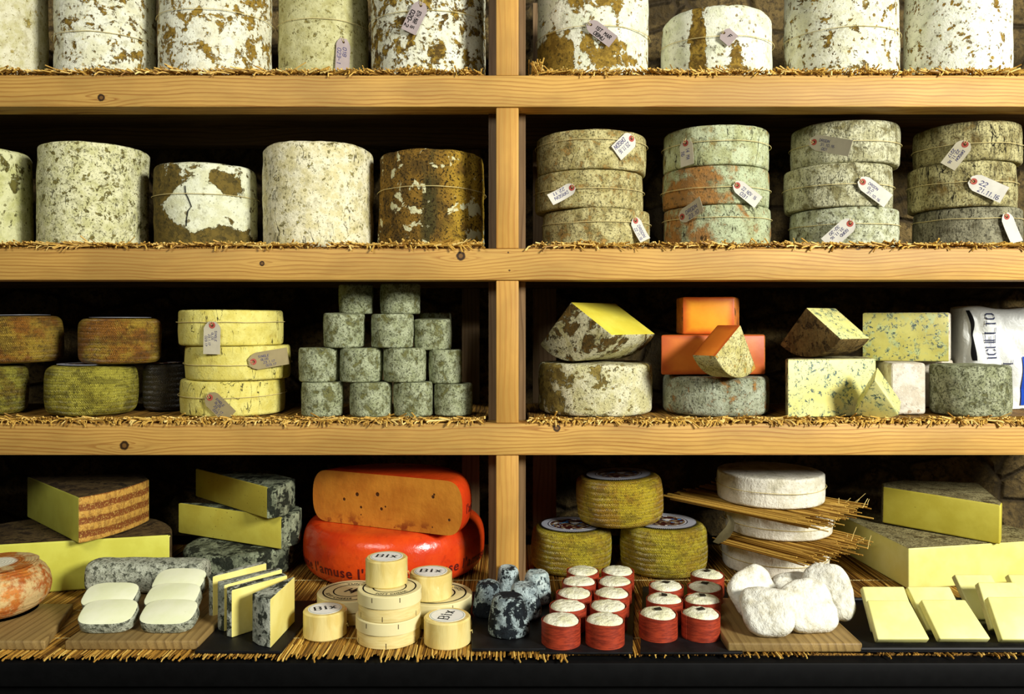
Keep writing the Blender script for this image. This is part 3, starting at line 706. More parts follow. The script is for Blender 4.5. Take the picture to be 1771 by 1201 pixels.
def manchego(pl, pr, yf, base, H, cols, label, grp, seed, lab=True, lean=(0, 0), rot=0, bulge=.05, edge=False):
    xc, yc, R = cyl(pl, pr, yf)
    o = wheel_mb(R, H, .016, seed, .0022, bulge, 0, 96, 16, .3).build('woven_rind_wheel', weave('weave_rind', *cols, R), None, (xc, yc, base), (lean[0], lean[1], rot), angle=60)
    meta(o, label, 'cheese', grp)
    if lab:
        rl = R * .74; s = 1
        l = MB().lathe([(0, 0), (rl * .5, 0), (rl, 0), (rl, -.0008)], 64, fn=lambda p: p + Vector((0, 0, H + .0022)))
        q = MB().lathe([(rl * 1.0, -.0008), (rl, 0), (rl * .5, 0), (0, 0)], 64); q.build('printed_label', M_LAB, o, (0, 0, H + .0034))
        if edge:                                           # toothed paper edge turned down over the rim
            e = MB()
            for k in range(110):
                a = 2 * PI * k / 110; a2 = a + 2 * PI / 110 * .55
                rr = R * (1 - bulge) - .002
                e.add([(rl * .99 * math.cos(a), rl * .99 * math.sin(a), H + .004), (rl * .99 * math.cos(a2), rl * .99 * math.sin(a2), H + .004),
                       (rl * 1.1 * math.cos(a2), rl * 1.1 * math.sin(a2), H + .0038), (rl * 1.1 * math.cos(a), rl * 1.1 * math.sin(a), H + .0038)], [(3, 2, 1, 0)])
            e.build('label_edge', M_BLACK, o)
    return o
OL = ((176, 168, 62), (132, 110, 36), (50, 42, 16)); AM = ((186, 154, 54), (158, 104, 36), (64, 44, 18)); YL = ((196, 186, 70), (150, 138, 44), (62, 56, 20))
DKW = ((54, 46, 26), (38, 32, 20), (20, 17, 12))  # near-black weave: shade on the back wheel is put into its colour
yf = .06; hM = PZ(632, yf) - z3
manchego(-108, 51, yf, z3, hM - .0045, OL, 'olive woven-rind wheel cut off by the left edge, lower layer of the third shelf', GM, 41)
manchego(75, 240, .055, z3, PZ(632, .055) - z3 - .0045, YL, 'yellow-green woven-rind wheel standing lowest in front at the left of the third shelf', GM, 42, bulge=.07)
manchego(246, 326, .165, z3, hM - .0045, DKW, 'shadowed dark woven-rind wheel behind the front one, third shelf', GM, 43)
manchego(-72, 112, .075, z3 + hM + .0005, .113, AM, 'amber woven-rind wheel at the left edge, upper layer of the third shelf', GM, 44, lean=(0, -.02))
manchego(134, 280, .075, z3 + hM + .0005, .108, AM, 'amber and green woven-rind wheel set on top, left of the yellow tagged stack', GM, 45, bulge=.03)
# yellow tagged stack
R_Y = rind('rind_butter', (230, 220, 126), (216, 202, 100), (200, 178, 80), (176, 152, 66), (112, 98, 42), thr=.58, s1=24, spot=.68, s2=60, speck=.62, bmp=.45, rough=.55, cracks=.9, soft=.14, spots=0, smudge=.15)
GY = 'yellow tagged wheels stacked on the third shelf'
A = heights([721, 660, 599, 536], .055)
flat(310, 494, .055, z3, A[1] - z3 - .001, R_Y, 'bottom wheel of the yellow stack, third shelf, kraft tag slanting down right', 51, 687, [T((363, 688), (399, 722), 30, 'SINGLE/GLOS/23.1.17/023.17', M_TAGK, off=.006)], GY, amp=.002, bulge=.015)
flat(319, 503, .055, A[1], A[2] - A[1] - .001, R_Y, 'middle wheel of the yellow stack, third shelf, kraft tag pointing right', 52, 631, [T((438, 626), (489, 617), 30, 'SINGLE/GLOS/23.1.17/023.17', M_TAGK)], GY, amp=.002, bulge=.015, sag=.002)
flat(307, 490, .055, A[2], A[3] - A[2], R_Y, 'top wheel of the yellow stack, third shelf, manila tag hanging straight down', 53, 557, [T((367, 563), (366, 613), 29, 'SINGLE/GLOS/23.1.17/023.17', M_TAGM, off=.006)], GY, amp=.002, bulge=.015, sag=.001)
# small grey cheeses in a pyramid
R_G = rind('rind_ash_green', (178, 184, 148), (154, 160, 120), (120, 120, 72), (104, 102, 60), (46, 48, 32), thr=.50, s1=40, spot=.60, s2=110, speck=.54, bmp=.9, soft=.12, spots=.1, smudge=.7)
GG = 'small grey-green cheeses piled in a pyramid'
hs = .0795
sx, sy, sR = cyl(605, 679, .06)
protoG = wheel_mb(.0492, hs, .005, 61, .0024, .02, 0, 56, 10, .5).build('small_grey_cheese', R_G, angle=60)
proto_used = [False]
def grey(pl, pr, yf, base, label, tilt=(0, 0), rot=0, s=1):
    xc, yc, R = cyl(pl, pr, yf)
    o = protoG if not proto_used[0] else protoG.copy()
    if proto_used[0]: COL.objects.link(o)
    proto_used[0] = True
    o.location = (xc, yc, base); o.rotation_euler = (tilt[0], tilt[1], rot); k = R / .0492; o.scale = (k, k, s)
    meta(o, label, 'cheese', GG); return o
a1 = z3; a2 = z3 + hs + .0008; a3 = a2 + hs + .0008; a4 = a3 + hs + .0008
grey(521, 594, .06, a1, 'bottom row of the grey pyramid, leftmost small cheese', rot=.3)
grey(605, 679, .055, a1, 'bottom row of the grey pyramid, second small cheese from left', rot=1.7)
grey(681, 749, .06, a1, 'bottom row of the grey pyramid, third small cheese from left', rot=2.9)
grey(751, 817, .075, a1, 'bottom row of the grey pyramid, darkest green cheese at its right end', rot=4.2, s=.94)
grey(516, 587, .068, a2, 'second row of the grey pyramid, leftmost small cheese with brownish side', rot=5.2)
grey(588, 662, .062, a2, 'second row of the grey pyramid, second small cheese from left', rot=.9)
grey(663, 738, .062, a2, 'second row of the grey pyramid, third small cheese from left', rot=2.2)
grey(742, 799, .085, a2 - .0046, 'second row of the grey pyramid, rightmost small cheese', rot=3.6)
grey(559, 631, .075, a3 + .002, 'third row of the grey pyramid, left small cheese leaning right', (0, .06), rot=4.9)
grey(642, 715, .068, a3, 'third row of the grey pyramid, tallest middle small cheese', rot=.1)
grey(716, 782, .095, a3 - .004, 'third row of the grey pyramid, right small cheese tipped left', (0, -.05), rot=1.3, s=.9)
grey(658, 728, .105, a4, 'topmost small grey cheese of the pyramid, set back under the beam', rot=2.6, s=.92)
grey(586, 646, .125, a4, 'shadowed small cheese at the top left of the grey pyramid', rot=3.3, s=.9)
grey(724, 780, .21, a3, 'shadowed small cheese peeping out behind the right side of the grey pyramid', rot=.6, s=1.05)
grey(724, 780, .21, a2, 'small grey cheese in the back rank, second row of the pyramid', rot=1.6)
grey(724, 780, .21, a1, 'small grey cheese in the back rank, bottom row of the pyramid', rot=2.8)
# ================================================================ row 3 right
P_YEL = paste('paste_yellow', (232, 220, 84), (222, 206, 66))
R_H = rind('rind_rustic', (222, 218, 178), (190, 182, 124), (118, 92, 40), (92, 74, 36), (52, 46, 26), thr=.53, s1=20, spot=.62, s2=60, speck=.57, bmp=1)
R_H2 = rind('rind_rustic_white', (228, 224, 186), (206, 200, 146), (156, 138, 70), (116, 100, 50), (62, 54, 30), thr=.555, s1=22, spot=.62, s2=60, speck=.57, bmp=1, blobs=[(-.12, .06, .05, .1, .09), (.08, .05, .06, .06, -.1)])
o, (xc, yc, R, H) = truckle(930, 1129, .055, z3, 632, R_H2, 'whole rustic white-brown wheel under the yellow half wedge, third shelf', None, 71, bev=.01, amp=.005, bulge=.02, name='rustic_cheese_wheel')
zH = z3 + H
def onarc(name, label, R, ang, T, loc, yaw, pm, rm, tilt=0, roll=0, bev=.003, cat='cheese', grp=None, sm=None, spin=0, flat=1):
    """wedge of a wheel lying on its rind; loc = where the lowest point rests; T = thickness of the wheel"""
    root = empty(name, loc, (tilt, roll, yaw)); meta(root, label, cat, grp)
    M = Matrix.Translation((-T / 2, 0, R)) @ Matrix.Rotation(spin, 4, 'X') @ ONARC
    split(sector_bm(R, ang, T, bev, 20, flat), ['paste', 'rind'], [pm, rm], root, M)
    return root
onarc('cheese_wedge', 'large wedge with bright yellow cut face lying on its rind atop the rustic wheel', .142, 1.75, .185, (PX(1026, .2), .185, zH + .006), math.radians(48), P_YEL, R_H, spin=-.12, tilt=.0)
P_OR = paste('paste_orange', (240, 160, 34), (232, 146, 28), rim=(196, 84, 22), rw=.2); P_OR2 = paste('paste_deep_orange', (216, 122, 38), (204, 108, 32), rim=(176, 78, 26), rw=.16)
R_OR = rind('rind_orange_edge', (170, 92, 36), (140, 70, 28), (110, 60, 28), (96, 70, 40), (60, 40, 22), thr=.56, speck=.6)
R_W = rind('rind_slate_rust', (174, 180, 154), (144, 148, 118), (160, 118, 64), (128, 98, 56), (50, 48, 36), thr=.52, s1=24, spot=.62, s2=80, speck=.55, bmp=.8, cracks=.5, soft=.1, spots=.2)
o, (xc, yc, R, H) = truckle(1145, 1332, .055, z3, 654, R_W, 'grey and rust flat wheel under the orange wedges, third shelf', None, 72, bev=.012, amp=.003, bulge=.02, name='flat_cheese_wheel', lean=(0, 0))
zW = z3 + H
def flatwedge(name, label, pts, H, z, edge_mats, mats, names=('paste', 'rind'), top=1, bot=1, bev=.003, cat='cheese', grp=None, rot=(0, 0), labels=None, shift=(0, 0)):
    cx = sum(p[0] for p in pts) / len(pts); cy = sum(p[1] for p in pts) / len(pts)
    root = empty(name, (cx, cy, z), (rot[0], rot[1], 0)); meta(root, label, cat, grp)
    split(prism_bm([(x - cx, y - cy) for x, y in pts], H, edge_mats, top, bot, bev, 3, shift=shift), list(names), mats, root, labels=labels)
    return root
def ccw_arc(c, R, a0, a1, n): return [(c[0] + R * math.cos(a0 + (a1 - a0) * k / n), c[1] + R * math.sin(a0 + (a1 - a0) * k / n)) for k in range(n + 1)]
R_RL = rind('rind_red_top', (196, 116, 44), (170, 92, 34), (150, 92, 44), (120, 80, 40), (80, 54, 28), thr=.57, speck=.6)
hR = PZ(577, .1) - PZ(646, .1)
yb = .105
pts = [(PX(1143, yb), yb), (PX(1326, yb), yb + .012), (PX(1322, yb + .1), yb + .10), (PX(1235, yb + .2), yb + .15), (PX(1160, yb + .1), yb + .09)]
flatwedge('cheese_wedge', 'lower orange block lying on the grey and rust wheel, third shelf', pts, hR, zW + .004, [0, 1, 1, 0, 0], [P_OR2, R_RL], bev=.004)
pts = [(PX(1183, yb), yb + .022), (PX(1274, yb), yb + .012), (PX(1276, yb + .1), yb + .085), (PX(1240, yb + .1), yb + .13), (PX(1168, yb + .12), yb + .11)]
flatwedge('cheese_wedge', 'upper bright orange block on top of the lower orange one, third shelf', pts, PZ(512, .12) - PZ(577, .12), zW + .004 + hR + .001, [0, 1, 1, 1, 1], [P_OR, R_RL], bev=.005)
R_RW = rind('rind_mottled_cream', (214, 206, 146), (190, 180, 112), (196, 152, 66), (150, 132, 72), (72, 66, 40), thr=.59, s1=30, spot=.64, s2=110, speck=.53, bmp=.6)
onarc('cheese_wedge', 'orange wedge with mottled cream rind facing front, propped before the orange blocks', .121, 1.55, .062, (PX(1262, .035), .042, zW + .0025), math.radians(180 - 48), P_OR2, R_RW, spin=.2)
# blue cheeses
P_BL = paste('paste_blue', (232, 228, 150), (226, 218, 128), veins=.95)
P_BL2 = paste('paste_blue_shaded', (184, 178, 94), (164, 156, 74), veins=.95, vcol=(48, 66, 62))  # olive tone has the shade on this block mixed into the paste colour
R_BLD = rind('rind_brown_cloth', (126, 104, 60), (98, 78, 42), (84, 64, 34), (70, 54, 30), (44, 36, 20), thr=.56, s1=30, bmp=1, streak=.4)
R_BLS = rind('rind_stone', (176, 168, 122), (146, 136, 92), (104, 90, 52), (84, 72, 42), (54, 48, 30), thr=.56, s1=36, bmp=.9)
R_WH = rind('rind_chalk', (220, 214, 196), (200, 190, 168), (176, 146, 110), (150, 120, 90), (84, 66, 50), thr=.69, s1=30, spot=.68, s2=80, speck=.66, bmp=.6)
yb = .05; zt = PZ(622, yb)
pts = [(PX(1362, yb), yb), (PX(1515, yb + .045), yb + .045), (.885, .21), (PX(1450, .25), .25), (PX(1375, .2), .16), (PX(1350, .12), .085)]
flatwedge('blue_cheese_block', 'large pale blue-veined block with brown rind at its left end, third shelf', pts, zt - z3, z3, [0, 0, 1, 1, 1, 1], [P_BL, R_BLS], bev=.004)
onarc('blue_cheese_wedge', 'blue-veined wedge with dark cloth rind facing left, on top of the large blue block', .118, 1.6, .115, (PX(1416, .15), .135, zt + .003), math.radians(34), P_BL, R_BLD, spin=-.1)
pts = [(PX(1500, .17), .20), (PX(1648, .14), .155), (PX(1652, .24), .26), (PX(1560, .27), .29)]
zu = PZ(625, .18)
flatwedge('blue_cheese_block', 'shaded olive dark-veined blue cheese block with white rind edge, right of the blue wedge', pts, PZ(541, .17) - zu, zu, [0, 1, 1, 1], [P_BL2, R_WH], bev=.004)
flatwedge('white_cheese_block', 'chalk-white pitted block behind the small blue wedge, third shelf', [(.902, .105), (.99, .115), (1.003, .2), (1.05, .268), (1.15, .285), (1.15, .36), (.95, .36)], zu - z3 - .001, z3, [1] * 7, [P_BL2, R_WH], bev=.008)
o, _ = truckle(1606, 1752, .05, z3, 634, rind('rind_grey_pitted', (176, 180, 146), (150, 154, 116), (116, 116, 76), (98, 100, 66), (38, 40, 28), thr=.52, s1=40, spot=.60, s2=120, speck=.53, bmp=1, soft=.1, spots=.5, smudge=.8), 'grey-green pitted wheel in front of the white bag, third shelf', None, 76, bev=.008, amp=.004, name='grey_cheese_wheel')
# small blue wedge: triangular slice standing on its rind, narrow cut face to the right
def solid(name, label, quads, mats, names, cat='cheese', grp=None, bev=.003, base=None):
    """solid from its corner points; quads = list of (index list, material)"""
    V, Fq = quads; c = base if base else Vector((sum(v[0] for v in V) / len(V), sum(v[1] for v in V) / len(V), min(v[2] for v in V)))
    root = empty(name, c); meta(root, label, cat, grp)
    bm = bmesh.new(); vv = [bm.verts.new(Vector(v) - Vector(c)) for v in V]
    for ix, m in Fq: bm.faces.new([vv[i] for i in ix]).material_index = m
    bmesh.ops.recalc_face_normals(bm, faces=bm.faces[:])
    es = [e for e in bm.edges if len(e.link_faces) == 2 and e.calc_face_angle(0) > .35]
    bmesh.ops.bevel(bm, geom=es, offset=bev, segments=3, profile=.5, affect='EDGES', clamp_overlap=True)
    split(bm, names, mats, root); return root
onarc('blue_cheese_wedge', 'small pale blue-veined wedge standing before the chalk-white block, third shelf', .100, .98, .062, (PX(1524, .02), .036, z3 + .0155), math.radians(60), P_BL, rind('rind_tan', (190, 160, 96), (160, 124, 66), (130, 90, 46), (104, 74, 40), (70, 50, 28)), spin=.0, flat=0, roll=-.42)
# ---------------------------------------------------------------- white carrier bag on the third shelf
def carrier_bag():
    yb = .30; hw = .15; hd = .06; H = PZ(533, yb - hd) - z3; xb = PX(1661, yb - hd * .5) + hw
    root = empty('carrier_bag', (xb, yb, z3)); meta(root, 'crumpled white bag with dark lettering and a black stripe at the right', 'bag')
    def cr(x, z):
        p = Vector((x * 9, z * 6, 1.3)); q = Vector((x * 16 + z * 9, z * 7 - x * 5, 4))
        return .011 * (1 - abs(noise.noise(p)) * 2) + .009 * (1 - abs(noise.noise(q)) * 2.4) - .012
    def front(x, z):
        t = min(1, abs(x / hw)); prof = (1 - t ** 7) ** .3
        top = 1 - .25 * max(0, (z / H - .8) / .2) ** 2
        return -hd * prof * top + cr(x, z) * min(1, (1 - t) * 8)
    nx, nz = 90, 70; vs = []; fs = []
    for side in (0, 1):
        for j in range(nz + 1):
            for i in range(nx + 1):
                u = -1 + 2 * i / nx; x = hw * math.sin(u * PI / 2); z = H * j / nz
                zz = z + (0.006 * noise.noise(Vector((x * 14, 2, side))) + .004 * math.sin(x * 40)) * (j / nz) ** 4
                y = front(x, z) if side == 0 else -front(x, z) * .9
                xx = x + .008 * noise.noise(Vector((z * 12, u * 2, 7))) * (abs(u) > .8)
                vs.append((xx, y, zz))
    o = (nx + 1) * (nz + 1); w = nx + 1
    for j in range(nz):
        for i in range(nx):
            q = (j*w+i, j*w+i+1, (j+1)*w+i+1, (j+1)*w+i); fs.append(q); fs.append(tuple(o + k for k in reversed(q)))
        fs.append((o+j*w, j*w, (j+1)*w, o+(j+1)*w)); fs.append((j*w+nx, o+j*w+nx, o+(j+1)*w+nx, (j+1)*w+nx))
    for i in range(nx):
        fs.append((nz*w+i, nz*w+i+1, o+nz*w+i+1, o+nz*w+i)); fs.append((i+1, i, o+i, o+i+1))
    bmx = G('bag_plastic', .38, .45); bmx.bump(bmx.noise(bmx.raw(), 45, 4, .6, .8), .35, .01); m = bmx.col(lin((226, 228, 222)))
    MB().add(vs, fs).build('bag_body', m, root, angle=80)
    yf0 = yb - hd
    def at(px, py): return (PX(px, yf0) - xb, PZ(py, yf0) - z3)
    def decal(pts2, faces, nm, mat, off=.0034):
        P3 = []; F3 = []                                   # cut every piece small so that it follows the creases
        for f in faces:
            a, b, c_, d_ = [Vector(pts2[i]) for i in f]; n_ = max(1, int(max((b - a).length, (c_ - d_).length) / .004)); m_ = max(1, int(max((d_ - a).length, (c_ - b).length) / .004))
            o_ = len(P3)
            for j in range(m_ + 1):
                for i in range(n_ + 1):
                    u, v = i / n_, j / m_; P3.append(tuple(a.lerp(b, u).lerp(d_.lerp(c_, u), v)))
            w_ = n_ + 1
            F3 += [(o_+j*w_+i, o_+j*w_+i+1, o_+(j+1)*w_+i+1, o_+(j+1)*w_+i) for j in range(m_) for i in range(n_)]
        pts2, faces = P3, F3
        MB().add([(x, front(x, z) - off, z) for x, z in pts2], faces).build(nm, mat, root)
    # stripe
    P2 = []; F2 = []; n = 24
    for k in range(n + 1):
        t = k / n; px = 1680 + 7 * t + 2.5 * math.sin(t * 5) ; py = 537 + 87 * t
        wd = 2.3 + .8 * math.sin(t * 9)
        P2 += [at(px - wd, py), at(px, py), at(px + wd, py)]
        if k: 
            b = 3 * k; F2 += [(b, b + 1, b - 2, b - 3), (b + 1, b + 2, b - 1, b - 2)]
    decal(P2, F2, 'stripe', M_INKK)
    navy = plain('navy_print', (26, 34, 72), .5, .3, .05)
    def vtext(txt, x0, y0, y1, h, nm):                     # written upwards, letters turned on their side
        s0 = at(x0, y0); s1 = at(x0, y1); hh = at(x0 + h, y0)[0] - s0[0]
        V, Fc, w = strokes(txt, hh, hh * .13, True, 1.5); k = (s1[1] - s0[1]) / w
        decal([(s0[0] + hh - y, s0[1] + x * k) for x, y in V], Fc, nm, navy)
    vtext('ICHELTO', 1704, 621, 543, 17, 'lettering')
    vtext('L', 1733, 629, 622, 12, 'lettering')
    blue = plain('blue_print', (18, 64, 168), .4, .4, .1)
    P2 = [at(px, py) for py in [617 + k * 7 for k in range(13)] for px in (1766 + (py - 617) * -.02, 1778, 1790)]
    F2 = [(3*j+i, 3*j+i+1, 3*j+i+4, 3*j+i+3) for j in range(12) for i in range(2)]
    decal(P2, [tuple(reversed(f)) for f in F2], 'blue_panel', blue)
carrier_bag()
# ================================================================ row 4
z4 = ZM4
g = G('red_wax', .22, .6); n = g.noise(g.raw(), 9, 5, .6); n2 = g.noise(g.raw(), 60, 5, .6)
c = g.mix(g.step(n, .35, .65), lin((226, 78, 22)), lin((206, 58, 20))); c = g.mix(g.math('MULTIPLY', g.step(n2, .55, .7), .35), c, lin((150, 40, 20)))
p = g.xyz(g.raw()); g.bump(g.math('ADD', n, g.math('MULTIPLY', n2, .4)), .25, .01); M_WAX = g.col(c)
M_PRINT = plain('maroon_print', (92, 26, 24), .4, .4, .1)
def gouda_prof(R, H, n=22):
    out = [(0, 0)]
    for k in range(n + 1):
        a = -PI / 2 + PI * k / n; ca, sa = math.cos(a), math.sin(a); e = .62
        r = R - H * .42 + H * .42 * (abs(ca) ** e); z = H / 2 + H / 2 * (abs(sa) ** .8) * (1 if sa > 0 else -1)
        out.append((r, z))
    return out + [(0, H)]
def prof_r(pr, z):
    for (r0, z0), (r1, z1) in zip(pr, pr[1:]):
        if z0 <= z <= z1 and z1 > z0: return r0 + (r1 - r0) * (z - z0) / (z1 - z0)
    return pr[len(pr) // 2][0]
xc, yc, R = cyl(524, 838, .0)
GH = .125; pr = gouda_prof(R, GH)
gw = MB().lathe(pr, 110).build('waxed_wheel', M_WAX, None, (xc, yc, z4), angle=60)
meta(gw, 'whole orange-red waxed wheel printed with dark lettering, behind the round tubs', 'cheese')
V, Fc, _ = bold("l'amuse", .034); wd = bold("l'amuse l", .034)[2] - bold("l", .034)[2] * .7
mb = MB(); zt0 = .030
per = wd / R
for k in range(-2, 4):
    vs = []
    for (x, y) in V:
        z = zt0 + y; rr = prof_r(pr, z) + .0007; a = math.radians(-104) + k * per + x / (R * .97) ; vs.append((rr * math.cos(a), rr * math.sin(a), z))
    mb.add(vs, Fc)
mb.build('lettering', M_PRINT, gw)
# half wheel on top
zt = z4 + GH + .001
yaw = -math.atan2(.15, .35); Rh = .205; pr = gouda_prof(Rh, GH)
half = empty('half_waxed_wheel', (-.300, .085, zt), (0, 0, yaw)); meta(half, 'half waxed wheel showing its amber cut face with small holes, on the whole waxed wheel', 'cheese')
rmb = MB().lathe(pr, 60, 0, PI); rmb.build('wax_rind', M_WAX, half, angle=60)
cut = [(r, 0, z) for r, z in pr[1:-1]] + [(-r, 0, z) for r, z in reversed(pr[1:-1])]
hl = [((594, 865), .0042), ((617, 856), .0052), ((653, 855), .0055), ((624, 878), .0036), ((660, 880), .0042), ((667, 876), .0026), ((750, 857), .0044), ((752, 853), .003), ((778, 896), .0036), ((749, 909), .002), ((624, 891), .002)]
blobs = []
for (px, py), r in hl:
    t = (px - 677) / 155; Yp = .085 - t * .07; X = (PX(px, Yp) + .300) / math.cos(yaw); blobs.append((X, PZ(py, Yp) - zt, r))
g = G('amber_cut_face', .38, .4); p = g.xyz(g.raw()); tot = None
for (x, z, r) in blobs:
    a = g.math('SUBTRACT', p[0], x); b = g.math('SUBTRACT', p[2], z); d = g.math('SQRT', g.math('ADD', g.math('MULTIPLY', a, a), g.math('MULTIPLY', b, b)))
    k = g.step(d, r, r * .75); tot = k if tot is None else g.math('MAXIMUM', tot, k)
n = g.noise(g.raw(), 14, 5, .6); c = g.mix(g.step(n, .35, .65), lin((206, 134, 44)), lin((186, 112, 34)))
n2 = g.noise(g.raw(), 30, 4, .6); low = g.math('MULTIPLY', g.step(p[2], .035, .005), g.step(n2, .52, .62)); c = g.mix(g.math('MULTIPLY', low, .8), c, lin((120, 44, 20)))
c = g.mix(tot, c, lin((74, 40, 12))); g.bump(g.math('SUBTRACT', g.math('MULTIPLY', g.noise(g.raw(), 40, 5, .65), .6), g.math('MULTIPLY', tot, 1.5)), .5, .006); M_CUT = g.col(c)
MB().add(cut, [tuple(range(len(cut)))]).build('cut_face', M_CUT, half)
V, Fc, _ = bold("l'amuse", .03); vs = []
for (x, y) in V:
    z = .048 + y; rr = prof_r(pr, z) + .0007; a = math.radians(6) + x / Rh; vs.append((rr * math.cos(a), rr * math.sin(a), z))
MB().add(vs, Fc).build('lettering', M_PRINT, half)
# ---- left big block and the wedge on it
P_GRU = paste('paste_lime', (214, 212, 88), (204, 200, 76)); P_GRD = paste('paste_olive', (200, 200, 84), (190, 188, 74))
R_DK = rind('rind_dark_stamped', (96, 78, 46), (74, 58, 34), (44, 34, 20), (56, 42, 24), (30, 24, 16), thr=.54, s1=26, spot=.62, speck=.58)
g = G('rind_ruled', .7, .2); p = g.xyz(g.raw()); v = g.co()
bd = g.math('MULTIPLY_ADD', g.math('SINE', g.math('MULTIPLY', g.math('ADD', p[2], g.math('MULTIPLY', g.noise(g.raw(), 20, 2), .008)), 2 * PI / .030)), .5, .5)
c = g.mix(g.step(bd, .3, .7), lin((132, 76, 32)), lin((198, 150, 66)))
dots = g.step(g.noise(g.scl(g.raw(), (1, 1, .6)), 120, 3, .6), .47, .56); c = g.mix(g.math('MULTIPLY', dots, .45), c, lin((110, 60, 26)))
c = g.mix(g.math('MULTIPLY', g.step(g.noise(v, 260, 3, .6), .55, .62), .5), c, lin((226, 190, 96)))
g.bump(g.math('ADD', bd, g.noise(v, 160, 3)), .4, .004); R_RULE = g.col(c)
zb = .952
A_, B_ = (PX(-160, -.06), -.055), (PX(295, .07), .07)
mx, my = (A_[0] + B_[0]) / 2, (A_[1] + B_[1]) / 2; th = math.atan2(B_[1] - A_[1], B_[0] - A_[0]); rr = math.hypot(B_[0] - A_[0], B_[1] - A_[1]) / 2
pts = [A_] + ccw_arc((mx, my), rr, th, th + PI, 28)[:-1]
flatwedge('half_cheese_wheel', 'big pale yellow half wheel with dark rind top, left end of the counter', pts, zb - .002 - z4, z4, [0] + [1] * 28, [P_GRU, R_DK], bev=.005)
def q(px, py, z): return Q(px, py, z)
C_ = q(134, 942, zb); Ap = q(47, 895, zb); Rr = q(258, 901, zb)
C_ = (C_[0], C_[1] + .005)
arc3 = []
for k in range(13):
    t = k / 12; bx, by = C_[0] + (Rr[0] - C_[0]) * t, C_[1] + (Rr[1] - C_[1]) * t; s = .022 * 4 * t * (1 - t); arc3.append((bx + s * .75, by - s * .66))
pts = [Ap] + arc3 + [(Rr[0] - .05, Rr[1] + .075)]
flatwedge('cheese_wedge', 'wedge with ruled brown rind facing front, resting on the big yellow half wheel', pts, .103, zb, [0] + [1] * 12 + [0, 0], [P_GRD, R_RULE, R_DK], ('paste', 'rind', 'top_rind'), top=2, bot=2, bev=.003)
# ---- dark-rinded cheeses behind the slices
R_MOSSG = rind('rind_dark_moss', (150, 158, 128), (92, 98, 76), (48, 52, 40), (36, 40, 30), (26, 28, 22), thr=.50, s1=22, spot=.60, s2=60, speck=.56, bmp=.9, streak=.5)
P_OL = paste('paste_olive_holes', (214, 204, 84), (204, 190, 72), holes=.8, hs=90, lim=.16)
o, (xc3, yc3, R3, H3) = truckle(315, 509, .05, z4, None, R_MOSSG, 'dark mossy wheel carrying two olive-yellow wedges, left part of the counter', None, 81, H=.0685, bev=.012, amp=.004, name='dark_rind_wheel')
zc = z4 + .0705 + .0015
b1, b0 = q(487, 951, zc), q(308, 922, zc)
pts = [b0, b1, (b1[0] + .028, b1[1] + .05), (b1[0] + .022, b1[1] + .10), (b1[0] - .02, b1[1] + .15)]
flatwedge('cheese_wedge', 'lower olive-yellow wedge with tiny holes on the dark mossy wheel', pts, .077, zc, [0, 1, 1, 1, 0], [P_OL, R_MOSSG], bev=.003)
zd = zc + .078
c1, c0, c2 = q(462, 898, zd), q(338, 859, zd), q(494, 892, zd)
pts = [c0, c1, (c1[0] + (c2[0] - c1[0]) * .55, c1[1] + .008), c2, (c2[0] + .004, c2[1] + .07), (c2[0] - .06, c2[1] + .13)]
flatwedge('cheese_wedge', 'upper olive-yellow wedge with a frosted dark rind end, top of its pile', pts, .0745, zd, [0, 1, 1, 1, 1, 0], [P_OL, R_MOSSG], bev=.003)
# ---- slate with four slices
flatwedge('slate_tray', 'thin black slate under the four standing slices', [(-.585, -.328), (-.425, -.328), (-.415, -.06), (-.60, -.06)], .006, z4, [0] * 4, [M_TRAY], ('slate',), 0, 0, bev=.001, cat='tray')
zs_ = z4 + .0065
P_SL = paste('paste_straw', (236, 226, 138), (228, 214, 118), holes=.25, hs=60, lim=.1)
R_SL = rind('rind_frost_grey', (196, 200, 180), (140, 146, 128), (70, 76, 62), (52, 56, 46), (34, 36, 30), thr=.53, s1=34, spot=.61, s2=90, speck=.6, bmp=.8)
GS = 'standing slices on the slate'
def tri(name, label, C, Fa, BL, h, wn=.006):
    n = Vector((BL[0] - C[0], BL[1] - C[1])).normalized()
    m = ((C[0] + BL[0]) / 2 - .004, (C[1] + BL[1]) / 2 - .004)
    pts = [Fa, (Fa[0] + n.x * wn, Fa[1] + n.y * wn), BL, m, C]
    return flatwedge(name, label, pts, h, zs_, [0, 0, 1, 1, 0], [P_SL, R_SL], bev=.0018, grp=GS)
tri('cheese_slice', 'frontmost standing slice on the slate with a grey rind side and bright cut face', (-.448, -.318), (-.4385, -.186), (-.493, -.284), .0905)
tri('cheese_slice', 'second standing slice from the front on the slate, beside the frontmost one', (-.537, -.268), (-.456, -.176), (-.553, -.248), .091, .022)
tri('cheese_slice', 'third standing slice from the front on the slate, dark rind strip at its left', (-.562, -.238), (-.478, -.136), (-.584, -.214), .091, .022)
tri('cheese_slice', 'hindmost standing slice on the slate, narrow and leftmost', (-.604, -.185), (-.523, -.095), (-.616, -.168), .091, .022)
